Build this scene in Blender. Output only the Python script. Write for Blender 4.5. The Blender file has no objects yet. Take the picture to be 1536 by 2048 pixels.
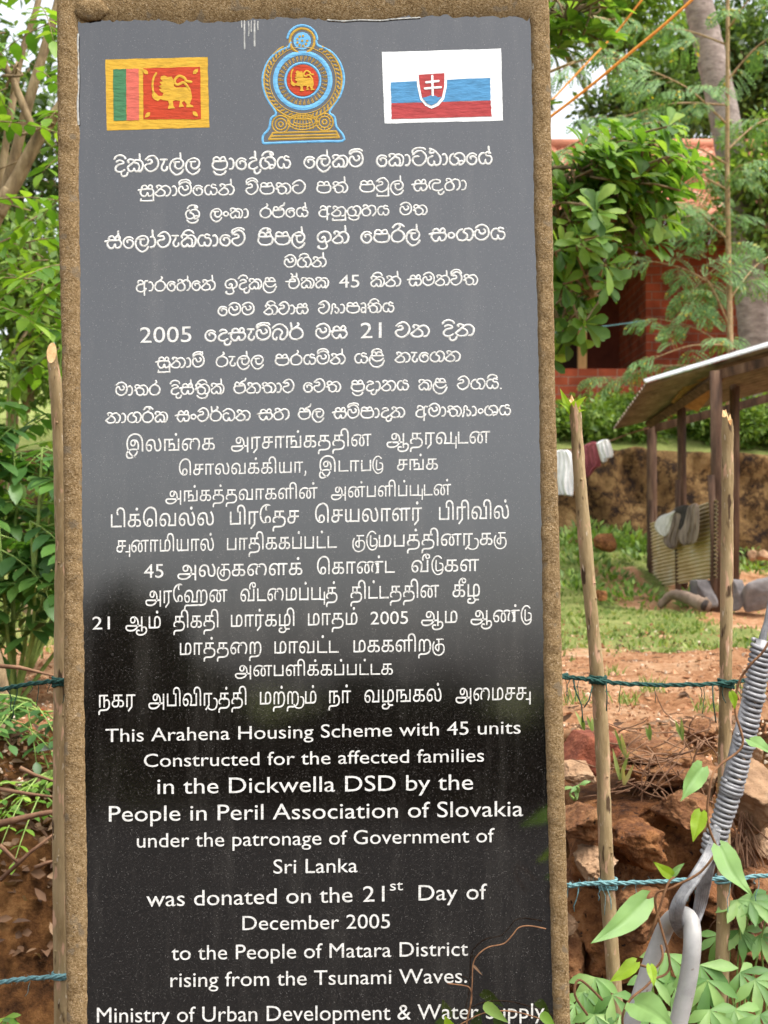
import bpy, bmesh, math, random
import numpy as np
from math import sin, cos, pi, atan, tan, radians, sqrt, hypot
from mathutils import Vector, Matrix, noise

scene = bpy.context.scene
COL = scene.collection
# ------------------------------------------------------------------ camera
F = 2600.0                      # focal length in photo pixels (photo is 1536 x 2048)
EYE = 1.5
PITCH = atan(36.0 / F)
cam_d = bpy.data.cameras.new('camera')
cam_d.sensor_fit = 'HORIZONTAL'
cam_d.sensor_width = 36.0
cam_d.lens = F / 1536.0 * 36.0
cam_d.clip_start = 0.05
cam_d.clip_end = 3000
cam_d.dof.use_dof = True
cam_d.dof.focus_distance = 2.15
cam_d.dof.aperture_fstop = 14.0
cam = bpy.data.objects.new('camera', cam_d)
COL.objects.link(cam)
cam.location = (0, 0, EYE)
cam.rotation_euler = (pi / 2 + PITCH, 0, 0)
scene.camera = cam

# ------------------------------------------------------------------ light
SUN_EL, SUN_AZ = radians(64), radians(122)      # azimuth from +Y clockwise
world = bpy.data.worlds.new('World')
scene.world = world
world.use_nodes = True
wn = world.node_tree
wn.nodes.clear()
w_out = wn.nodes.new('ShaderNodeOutputWorld')
w_bg = wn.nodes.new('ShaderNodeBackground')
w_sky = wn.nodes.new('ShaderNodeTexSky')
w_sky.sky_type = 'NISHITA'
w_sky.sun_disc = False
w_sky.sun_elevation = SUN_EL
w_sky.sun_rotation = SUN_AZ
w_sky.air_density = 1.0
w_sky.dust_density = 4.0
w_hsv = wn.nodes.new('ShaderNodeHueSaturation')
w_hsv.inputs['Saturation'].default_value = 0.25
w_hsv.inputs['Value'].default_value = 1.0
w_bg.inputs['Strength'].default_value = 0.15
wn.links.new(w_sky.outputs['Color'], w_hsv.inputs['Color'])
wn.links.new(w_hsv.outputs['Color'], w_bg.inputs['Color'])
wn.links.new(w_bg.outputs['Background'], w_out.inputs['Surface'])
sun_d = bpy.data.lights.new('sun', 'SUN')
sun_d.energy = 1.15
sun_d.angle = radians(14)
sun_d.color = (1.0, 0.95, 0.87)
sun = bpy.data.objects.new('sun', sun_d)
COL.objects.link(sun)
sun.location = (0, -10, 20)
sun.rotation_euler = (pi / 2 - SUN_EL, 0, -SUN_AZ + pi)
scene.view_settings.view_transform = 'Standard'
scene.view_settings.look = 'None'
scene.view_settings.gamma = 1.0
scene.view_settings.exposure = 1.5

# ------------------------------------------------------------------ helpers
random.seed(11)
R = random.random
def U(a, b): return a + (b - a) * random.random()
def sm(a, b, x):
    t = min(1.0, max(0.0, (x - a) / (b - a)))
    return t * t * (3 - 2 * t)

def ray(px, py):
    dx = (px - 768.0) / F
    dy = -(py - 1024.0) / F
    return Vector((dx, cos(PITCH) - dy * sin(PITCH), sin(PITCH) + dy * cos(PITCH)))
def P(px, py, Y):
    """world point seen at a photo pixel, at distance Y in front of the camera"""
    r = ray(px, py)
    return Vector((0, 0, EYE)) + r * (Y / r.y)
LEAN = radians(3.5)
Y0 = 2.1
PN = Vector((0, -cos(LEAN), sin(LEAN)))
def Q(px, py, off=0.0):
    """point on the face of the leaning stone"""
    r = ray(px, py)
    s = Y0 / (r.y - r.z * tan(LEAN))
    return Vector((0, 0, EYE)) + r * s + PN * off

def tag(o, label=None, cat=None, group=None, kind=None):
    if label: o['label'] = label
    if cat: o['category'] = cat
    if group: o['group'] = group
    if kind: o['kind'] = kind
    return o
def thing(name, label, cat, loc, group=None):
    o = bpy.data.objects.new(name, None)
    COL.objects.link(o)
    o.empty_display_size = 0.05
    o.location = loc
    return tag(o, label, cat, group)

class MB:
    def __init__(s):
        s.v = []; s.f = []; s.m = []
    def add(s, vs, fs, mi=0):
        b = len(s.v)
        s.v.extend([tuple(p) for p in vs])
        s.f.extend([tuple(i + b for i in f) for f in fs])
        s.m.extend([mi] * len(fs))
    def tube(s, pts, rad, n=8, cap=True, mi=0, jit=0.0):
        pts = [Vector(p) for p in pts]
        k = len(pts)
        if not hasattr(rad, '__len__'): rad = [rad] * k
        t0 = (pts[1] - pts[0]).normalized()
        ref = Vector((0, 0, 1)) if abs(t0.z) < 0.9 else Vector((1, 0, 0))
        a = t0.cross(ref).normalized()
        vs = []
        for i in range(k):
            t = (pts[min(i + 1, k - 1)] - pts[max(i - 1, 0)])
            if t.length < 1e-9: t = t0.copy()
            t.normalize()
            a = (a - t * a.dot(t))
            if a.length < 1e-6: a = t.orthogonal()
            a.normalize()
            b = t.cross(a)
            for j in range(n):
                th = 2 * pi * j / n
                r = rad[i] * (1 + (U(-jit, jit) if jit else 0))
                vs.append(pts[i] + a * (cos(th) * r) + b * (sin(th) * r))
        fs = [(i * n + j, i * n + (j + 1) % n, (i + 1) * n + (j + 1) % n, (i + 1) * n + j)
              for i in range(k - 1) for j in range(n)]
        if cap:
            fs.append(tuple(range(n - 1, -1, -1)))
            fs.append(tuple((k - 1) * n + j for j in range(n)))
        s.add(vs, fs, mi)
    def box(s, c, sz, rot=None, mi=0, jit=0.0):
        c = Vector(c)
        vs = []
        for x in (-.5, .5):
            for y in (-.5, .5):
                for z in (-.5, .5):
                    p = Vector((x * sz[0], y * sz[1], z * sz[2]))
                    if jit: p += Vector((U(-jit, jit), U(-jit, jit), U(-jit, jit)))
                    if rot: p = rot @ p
                    vs.append(c + p)
        s.add(vs, [(0, 1, 3, 2), (4, 6, 7, 5), (0, 4, 5, 1), (2, 3, 7, 6), (0, 2, 6, 4), (1, 5, 7, 3)], mi)
    def beam(s, a, b, w, d, mi=0):
        """a squared timber from a to b"""
        a = Vector(a); b = Vector(b)
        t = (b - a).normalized()
        x = t.cross(Vector((0, 1, 0)))
        if x.length < 0.1: x = t.cross(Vector((0, 0, 1)))
        x.normalize(); y = t.cross(x)
        vs = []
        for p in (a, b):
            for q in ((-1, -1), (1, -1), (1, 1), (-1, 1)):
                vs.append(p + x * (q[0] * w / 2) + y * (q[1] * d / 2))
        s.add(vs, [(3, 2, 1, 0), (4, 5, 6, 7), (0, 1, 5, 4), (1, 2, 6, 5), (2, 3, 7, 6), (3, 0, 4, 7)], mi)
    def leaf4(s, b, d, n, L, W, fold=0.12):
        """small folded leaf: 4 points"""
        d = d.normalized()
        sd = d.cross(n)
        if sd.length < 1e-5: sd = d.orthogonal()
        sd.normalize(); up = sd.cross(d)
        m = b + d * (L * 0.5)
        s.add([b, m - sd * (W / 2) + up * (fold * W), b + d * L, m + sd * (W / 2) + up * (fold * W)], [(0, 1, 2, 3)])
    def leaf(s, b, d, n, L, W, fold=0.15, curl=0.15, prof=((.0, .04), (.12, .5), (.35, .95), (.6, .9), (.82, .5), (1., .0)), wave=0.0):
        d = d.normalized()
        sd = d.cross(n)
        if sd.length < 1e-5: sd = d.orthogonal()
        sd.normalize(); up = sd.cross(d).normalized()
        vs = []
        for t, w in prof:
            c = b + d * (L * t * (1 - 0.12 * abs(curl) * t)) - up * (curl * L * t * t)
            e = up * (fold * W * w + (U(-wave, wave) * W if wave else 0))
            vs += [c - sd * (W / 2 * w) + e, c, c + sd * (W / 2 * w) + e]
        fs = []
        for i in range(len(prof) - 1):
            k = 3 * i
            fs += [(k, k + 1, k + 4, k + 3), (k + 1, k + 2, k + 5, k + 4)]
        s.add(vs, fs)
    def ribbon(s, pts, w, off0, off1):
        """flat painted stroke on the stone; pts are photo pixels, w its half width in pixels"""
        k = len(pts)
        if k < 2: return
        if not hasattr(w, '__len__'): w = [w] * k
        # small rounded ends
        def ext(p, q, hw):
            d = hypot(p[0] - q[0], p[1] - q[1]) or 1
            return (p[0] + (p[0] - q[0]) / d * hw * .8, p[1] + (p[1] - q[1]) / d * hw * .8)
        pts = [ext(pts[0], pts[1], w[0])] + list(pts) + [ext(pts[-1], pts[-2], w[-1])]
        w = [w[0] * .45] + list(w) + [w[-1] * .45]
        k += 2
        vs = []
        for i in range(k):
            a = pts[max(i - 1, 0)]; b = pts[min(i + 1, k - 1)]
            tx, ty = b[0] - a[0], b[1] - a[1]
            l = hypot(tx, ty) or 1
            nx, ny = -ty / l * w[i], tx / l * w[i]
            x, y = pts[i]
            vs += [Q(x + nx, y + ny, off0), Q(x, y, off1), Q(x - nx, y - ny, off0)]
        fs = []
        for i in range(k - 1):
            j = 3 * i
            fs += [(j, j + 1, j + 4, j + 3), (j + 1, j + 2, j + 5, j + 4)]
        s.add(vs, fs)
    def build(s, name, mats, parent=None, smooth=True, flip=False):
        me = bpy.data.meshes.new(name)
        o = bpy.data.objects.new(name, me)
        COL.objects.link(o)
        off = Vector((0, 0, 0))
        if parent is not None:
            o.parent = parent
            q = parent
            while q is not None:
                off += q.location
                q = q.parent
        vs = np.array(s.v, dtype=float)
        if parent is None:
            c = vs.mean(axis=0); c[2] = vs[:, 2].min()
            o.location = c
            off = Vector(c)
        vs = vs - np.array(off)
        me.from_pydata(vs.tolist(), [], s.f)
        if not isinstance(mats, (list, tuple)): mats = [mats]
        for m in mats: me.materials.append(m)
        if len(mats) > 1: me.polygons.foreach_set('material_index', s.m)
        if smooth: me.polygons.foreach_set('use_smooth', [True] * len(me.polygons))
        me.update()
        return o

def spline(pts, n=6):
    """Catmull-Rom through points of any dimension"""
    pts = [tuple(p) for p in pts]
    if len(pts) < 3: return pts
    out = []
    for i in range(len(pts) - 1):
        p0 = pts[max(i - 1, 0)]; p1 = pts[i]; p2 = pts[i + 1]; p3 = pts[min(i + 2, len(pts) - 1)]
        for k in range(n):
            t = k / n
            out.append(tuple(0.5 * ((2 * b) + (-a + c) * t + (2 * a - 5 * b + 4 * c - d) * t * t + (-a + 3 * b - 3 * c + d) * t ** 3)
                             for a, b, c, d in zip(p0, p1, p2, p3)))
    out.append(pts[-1])
    return out
def rdir(zlo=-1, zhi=1):
    a = U(0, 2 * pi); z = U(zlo, zhi); r = sqrt(max(0, 1 - z * z))
    return Vector((cos(a) * r, sin(a) * r, z))

# ------------------------------------------------------------------ materials
def nmat(name):
    m = bpy.data.materials.new(name); m.use_nodes = True
    nt = m.node_tree; nt.nodes.clear()
    out = nt.nodes.new('ShaderNodeOutputMaterial')
    bs = nt.nodes.new('ShaderNodeBsdfPrincipled')
    nt.links.new(bs.outputs[0], out.inputs[0])
    return m, nt, bs, out
def nd(nt, t, **k):
    n = nt.nodes.new(t)
    for a, b in k.items(): setattr(n, a, b)
    return n
def ramp(nt, stops):
    r = nt.nodes.new('ShaderNodeValToRGB')
    e = r.color_ramp.elements
    while len(e) < len(stops): e.new(0.5)
    for i, (p, c) in enumerate(stops):
        e[i].position = p
        e[i].color = (c[0], c[1], c[2], 1)
    return r
def noisy(name, stops, scale=8, detail=6, rough=0.9, bump=0.0, bscale=None, spec=0.3, stretch=(1, 1, 1), metallic=0.0, bdist=0.01, rgh=0.6, spots=None):
    m, nt, bs, out = nmat(name)
    tc = nd(nt, 'ShaderNodeTexCoord'); mp = nd(nt, 'ShaderNodeMapping')
    mp.inputs['Scale'].default_value = stretch
    nt.links.new(tc.outputs['Object'], mp.inputs['Vector'])
    n = nd(nt, 'ShaderNodeTexNoise')
    n.inputs['Scale'].default_value = scale; n.inputs['Detail'].default_value = detail; n.inputs['Roughness'].default_value = rgh
    nt.links.new(mp.outputs[0], n.inputs['Vector'])
    r = ramp(nt, stops)
    nt.links.new(n.outputs['Fac'], r.inputs[0])
    col = r.outputs[0]
    for sc_, thr, c_ in (spots or ()):
        ns_ = nd(nt, 'ShaderNodeTexNoise'); ns_.inputs['Scale'].default_value = sc_; ns_.inputs['Detail'].default_value = 3
        nt.links.new(mp.outputs[0], ns_.inputs['Vector'])
        mr_ = nd(nt, 'ShaderNodeMapRange'); mr_.inputs[1].default_value = thr; mr_.inputs[2].default_value = thr + .06
        nt.links.new(ns_.outputs['Fac'], mr_.inputs[0])
        mx_ = nd(nt, 'ShaderNodeMix', data_type='RGBA'); mx_.inputs[7].default_value = (*c_, 1)
        nt.links.new(mr_.outputs[0], mx_.inputs[0]); nt.links.new(col, mx_.inputs[6]); col = mx_.outputs[2]
    nt.links.new(col, bs.inputs['Base Color'])
    bs.inputs['Roughness'].default_value = rough
    bs.inputs['Specular IOR Level'].default_value = spec
    bs.inputs['Metallic'].default_value = metallic
    if bump:
        n2 = nd(nt, 'ShaderNodeTexNoise')
        n2.inputs['Scale'].default_value = bscale or scale * 4; n2.inputs['Detail'].default_value = 8
        n2.inputs['Roughness'].default_value = 0.65
        nt.links.new(mp.outputs[0], n2.inputs['Vector'])
        b = nd(nt, 'ShaderNodeBump'); b.inputs['Strength'].default_value = bump; b.inputs['Distance'].default_value = bdist
        nt.links.new(n2.outputs['Fac'], b.inputs['Height'])
        nt.links.new(b.outputs[0], bs.inputs['Normal'])
    return m
def leafmat(name, stops, rough=0.5, trans=0.35, spec=0.35):
    m, nt, bs, out = nmat(name)
    g = nd(nt, 'ShaderNodeNewGeometry')
    r = ramp(nt, stops)
    nt.links.new(g.outputs['Random Per Island'], r.inputs[0])
    tc = nd(nt, 'ShaderNodeTexCoord'); n = nd(nt, 'ShaderNodeTexNoise'); n.inputs['Scale'].default_value = 25
    nt.links.new(tc.outputs['Object'], n.inputs['Vector'])
    mx = nd(nt, 'ShaderNodeMix', data_type='RGBA', blend_type='MULTIPLY'); mx.inputs[0].default_value = 0.45
    nt.links.new(r.outputs[0], mx.inputs[6])
    r2 = ramp(nt, [(0.3, (.55, .6, .5)), (0.7, (1.15, 1.1, 1.0))])
    nt.links.new(n.outputs['Fac'], r2.inputs[0]); nt.links.new(r2.outputs[0], mx.inputs[7])
    nt.links.new(mx.outputs[2], bs.inputs['Base Color'])
    bs.inputs['Roughness'].default_value = rough
    bs.inputs['Specular IOR Level'].default_value = spec
    t = nd(nt, 'ShaderNodeBsdfTranslucent')
    g2 = nd(nt, 'ShaderNodeMix', data_type='RGBA', blend_type='MULTIPLY'); g2.inputs[0].default_value = 1.0
    g2.inputs[7].default_value = (1.25, 1.35, 0.55, 1)
    nt.links.new(mx.outputs[2], g2.inputs[6]); nt.links.new(g2.outputs[2], t.inputs['Color'])
    ms = nd(nt, 'ShaderNodeMixShader'); ms.inputs[0].default_value = trans
    nt.links.new(bs.outputs[0], ms.inputs[1]); nt.links.new(t.outputs[0], ms.inputs[2])
    nt.links.new(ms.outputs[0], out.inputs[0])
    return m
def paint(name, c, var=0.3, rough=0.75, scale=150, spots=None):
    c2 = tuple(x * (1 - var) for x in c)
    return noisy(name, [(0.32, c2), (0.55, c)], scale=scale, detail=5, rough=rough, bump=0.7, bscale=170, spec=0.25, bdist=0.0015, stretch=(.35, 1, 1.5), spots=spots)
# ================================================================== the inscribed stone
M_conc = noisy('sandy_concrete', [(.36, (.075, .040, .015)), (.46, (.205, .130, .058)), (.54, (.29, .195, .095)), (.64, (.46, .35, .22))],
               scale=260, detail=9, rough=0.95, bump=1.0, bscale=420, spec=.12, bdist=.0035, rgh=.8, spots=[(300, .65, (.50, .37, .24)), (260, .665, (.05, .03, .015)), (40, .62, (.21, .155, .095))])
def granite():
    m, nt, bs, out = nmat('black_granite')
    tc = nd(nt, 'ShaderNodeTexCoord')
    n = nd(nt, 'ShaderNodeTexNoise'); n.inputs['Scale'].default_value = 520; n.inputs['Detail'].default_value = 3; n.inputs['Roughness'].default_value = .7
    nt.links.new(tc.outputs['Object'], n.inputs['Vector'])
    n3 = nd(nt, 'ShaderNodeTexNoise'); n3.inputs['Scale'].default_value = 900; n3.inputs['Detail'].default_value = 1
    nt.links.new(tc.outputs['Object'], n3.inputs['Vector'])
    r = ramp(nt, [(.45, (.0045, .0035, .003)), (.58, (.012, .009, .0075)), (.66, (.05, .046, .042)), (.76, (.22, .21, .20))])
    nt.links.new(n.outputs['Fac'], r.inputs[0])
    ms_ = nd(nt, 'ShaderNodeMapping'); ms_.inputs['Scale'].default_value = (1, 1, .10)
    nt.links.new(tc.outputs['Object'], ms_.inputs['Vector'])
    n7 = nd(nt, 'ShaderNodeTexNoise'); n7.inputs['Scale'].default_value = 22; n7.inputs['Detail'].default_value = 6; n7.inputs['Roughness'].default_value = .7
    nt.links.new(ms_.outputs[0], n7.inputs['Vector'])
    r7 = ramp(nt, [(.5, (0, 0, 0)), (.78, (.024, .022, .019))]); nt.links.new(n7.outputs['Fac'], r7.inputs[0])
    ad7 = nd(nt, 'ShaderNodeMix', data_type='RGBA', blend_type='ADD'); ad7.inputs[0].default_value = 1
    nt.links.new(r.outputs[0], ad7.inputs[6]); nt.links.new(r7.outputs[0], ad7.inputs[7])
    nt.links.new(ad7.outputs[2], bs.inputs['Base Color'])
    r2 = ramp(nt, [(.3, (.022, .022, .022)), (.7, (.05, .05, .05))])
    nt.links.new(n3.outputs['Fac'], r2.inputs[0]); nt.links.new(r2.outputs[0], bs.inputs['Roughness'])
    bs.inputs['IOR'].default_value = 2.0
    n4 = nd(nt, 'ShaderNodeTexNoise'); n4.inputs['Scale'].default_value = 3.0; n4.inputs['Detail'].default_value = 2
    nt.links.new(tc.outputs['Object'], n4.inputs['Vector'])
    ad = nd(nt, 'ShaderNodeMath', operation='MULTIPLY_ADD'); ad.inputs[1].default_value = 0.012
    nt.links.new(n3.outputs['Fac'], ad.inputs[0]); nt.links.new(n4.outputs['Fac'], ad.inputs[2])
    b = nd(nt, 'ShaderNodeBump'); b.inputs['Strength'].default_value = .35; b.inputs['Distance'].default_value = .004
    nt.links.new(ad.outputs[0], b.inputs['Height']); nt.links.new(b.outputs[0], bs.inputs['Normal'])
    return m
M_gran = granite()
M_white = paint('white_lettering_paint', (.74, .72, .67), var=.40, scale=330, spots=[(420, .635, (.22, .20, .17))])
M_lime = noisy('lime_streak', [(.35, (.2, .2, .19)), (.65, (.55, .54, .5))], scale=200, rough=.9)
M_yel = paint('flag_yellow', (.62, .36, .035)); M_red = paint('flag_red', (.48, .05, .016)); M_grn = paint('flag_green', (.06, .19, .085))
M_org = paint('flag_orange', (.60, .13, .09)); M_sblue = paint('flag_blue', (.085, .27, .48)); M_sred = paint('flag_crimson', (.42, .055, .055))
M_swhite = paint('flag_white', (.84, .84, .82), var=.12); M_eblue = paint('emblem_blue', (.15, .42, .68)); M_gold = paint('emblem_gold', (.48, .29, .04))
M_dkgold = paint('emblem_line', (.07, .055, .03))

def lerp_tab(tab, y):
    if y <= tab[0][0]:
        a, b = tab[0], tab[1]
    elif y >= tab[-1][0]:
        a, b = tab[-2], tab[-1]
    else:
        for a, b in zip(tab, tab[1:]):
            if a[0] <= y <= b[0]: break
    return a[1] + (b[1] - a[1]) * (y - a[0]) / (b[0] - a[0])
IN_L = [(42, 156), (420, 158), (700, 160), (1000, 163), (1400, 168), (1700, 172), (2048, 174)]
IN_R = [(30, 1062), (420, 1069), (700, 1077), (1000, 1082), (1340, 1088), (1700, 1098), (2048, 1107)]
OUT_L = [(0, 112), (240, 113), (460, 116), (700, 122), (1000, 126), (1700, 127), (2048, 132)]
OUT_R = [(0, 1100), (420, 1106), (800, 1112), (1080, 1120), (1400, 1127), (1720, 1134), (2048, 1142)]
GROUND_PY = 2940
def in_top(x):
    return 42 - 14 * (x - 157) / 903 + (4 * sin(x * .02) if x < 900 else 2) + (9 * sm(1035, 1066, x) ** 2) + 5 * (1 - sm(155, 190, x))

stone = thing('memorial_stone', 'tall black granite memorial stone in sandy concrete, lettered in white under two flags', 'memorial stone', Q(620, GROUND_PY))
# panel
mb = MB()
mb.add([Q(140, 20, 0), Q(1085, 10, 0), Q(1120, 2400, 0), Q(150, 2400, 0)], [(3, 2, 1, 0)])
panel = mb.build('granite_panel', M_gran, stone, smooth=False)
# concrete surround : ring of rows from the panel's edge out and round to the back
inner, outer = [], []
def seg(n, fi, fo):
    for i in range(n):
        t = i / n
        inner.append(fi(t)); outer.append(fo(t))
TOPO, BOTI = -170, 2330
seg(330, lambda t: (lerp_tab(IN_L, 2330 + (46 - 2330) * t), 2330 + (46 - 2330) * t),
         lambda t: (lerp_tab(OUT_L, GROUND_PY + (TOPO - GROUND_PY) * t ** 1.0), GROUND_PY + (TOPO - GROUND_PY) * t))
# keep the rows level: outer y follows inner y inside the panel's height
n0 = len(inner)
for i in range(n0):
    yi = inner[i][1]
    yo = yi if 60 < yi < 2300 else (GROUND_PY + (2300 - GROUND_PY) * sm(0, 1, i / 6) if yi >= 2300 else yi)
    outer[i] = (lerp_tab(OUT_L, yo), yo)
seg(130, lambda t: (157 + 905 * t, in_top(157 + 905 * t)), lambda t: (108 + 988 * t, TOPO))
n1 = len(inner)
seg(330, lambda t: (lerp_tab(IN_R, 32 + (2330 - 32) * t), 32 + (2330 - 32) * t), lambda t: (0, 0))
for i in range(n1, len(inner)):
    yi = inner[i][1]
    outer[i] = (lerp_tab(OUT_R, yi), yi)
n2 = len(inner)
seg(60, lambda t: (1112 + (178 - 1112) * t, 2330), lambda t: (1180 + (128 - 1180) * t, GROUND_PY))
N = len(inner)
cols = [(-0.06, -.0035), (0.0, .0015), (.12, .006), (.3, .0075), (.5, .008), (.7, .0075), (.86, .0055), (.95, .001), (1.0, -.008), (1.0, -.03), (1.0, -.07), (1.0, -.12), (1.0, -.17)]
vs = []
for i in range(N):
    a, b = inner[i], outer[i]
    wob = 1.6 * noise.noise(Vector((a[0] * .02, a[1] * .02, 1))) + 1.3 * noise.noise(Vector((a[0] * .09, a[1] * .09, 4)))
    wob2 = .9 * noise.noise(Vector((b[0] * .05, b[1] * .05, 9))) + .8 * noise.noise(Vector((b[0] * .2, b[1] * .2, 2)))
    d = Vector((b[0] - a[0], b[1] - a[1])); l = d.length or 1; d /= l
    for c, off in cols:
        x = a[0] + (b[0] - a[0]) * c; y = a[1] + (b[1] - a[1]) * c
        x += d.x * (wob * (1 - c) + wob2 * c); y += d.y * (wob * (1 - c) + wob2 * c)
        o = off + .0025 * noise.noise(Vector((x * .035, y * .035, c))) + .0018 * noise.noise(Vector((x * .13, y * .13, c + 3)))
        vs.append(Q(x, y, o))
K = len(cols)
fs = [(i * K + j, ((i + 1) % N) * K + j, ((i + 1) % N) * K + j + 1, i * K + j + 1) for i in range(N) for j in range(K - 1)]
fs.append(tuple(i * K + K - 1 for i in range(N)))
mb = MB(); mb.add(vs, fs)
frame = mb.build('concrete_surround', M_conc, stone)
# mortar lump at the top left corner
mb = MB()
bm = bmesh.new(); bmesh.ops.create_icosphere(bm, subdivisions=3, radius=1)
c0 = Q(184, 20, .002)
mb.add([c0 + Vector((v.co.x * .030, v.co.y * .010, v.co.z * .020)) * (1 + .25 * noise.noise(v.co * 2.2)) for v in bm.verts], [[v.index for v in f.verts] for f in bm.faces])
bm.free()
mb.build('mortar_lump', M_conc, stone)
# pale mortar line and lime drips
mb = MB()
def wl(pts, w, o=.0006): mb.ribbon(spline(pts, 5), w, o, o + .0004)
wl([(157, 70 + 0), (156, 110), (158, 160), (156, 210), (158, 250)], 2.0, .0025)
wl([(1066, 45), (1067, 90), (1066, 140)], 1.2, .003)
wl([(655, 41), (690, 43), (720, 41), (760, 42), (790, 39), (840, 36)], 1.3, .002)
for x, y0, y1, w in ((489, 42, 98, 1.5), (497, 44, 72, 1.2), (509, 42, 92, 1.8), (516, 43, 60, 1.2), (483, 42, 55, 1.1), (503, 42, 64, 1.0)):
    wl([(x, y0), (x + U(-1, 1), (y0 + y1) / 2), (x + U(-1, 1), y1)], w)
mb.build('lime_streak', M_lime, stone)

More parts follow.
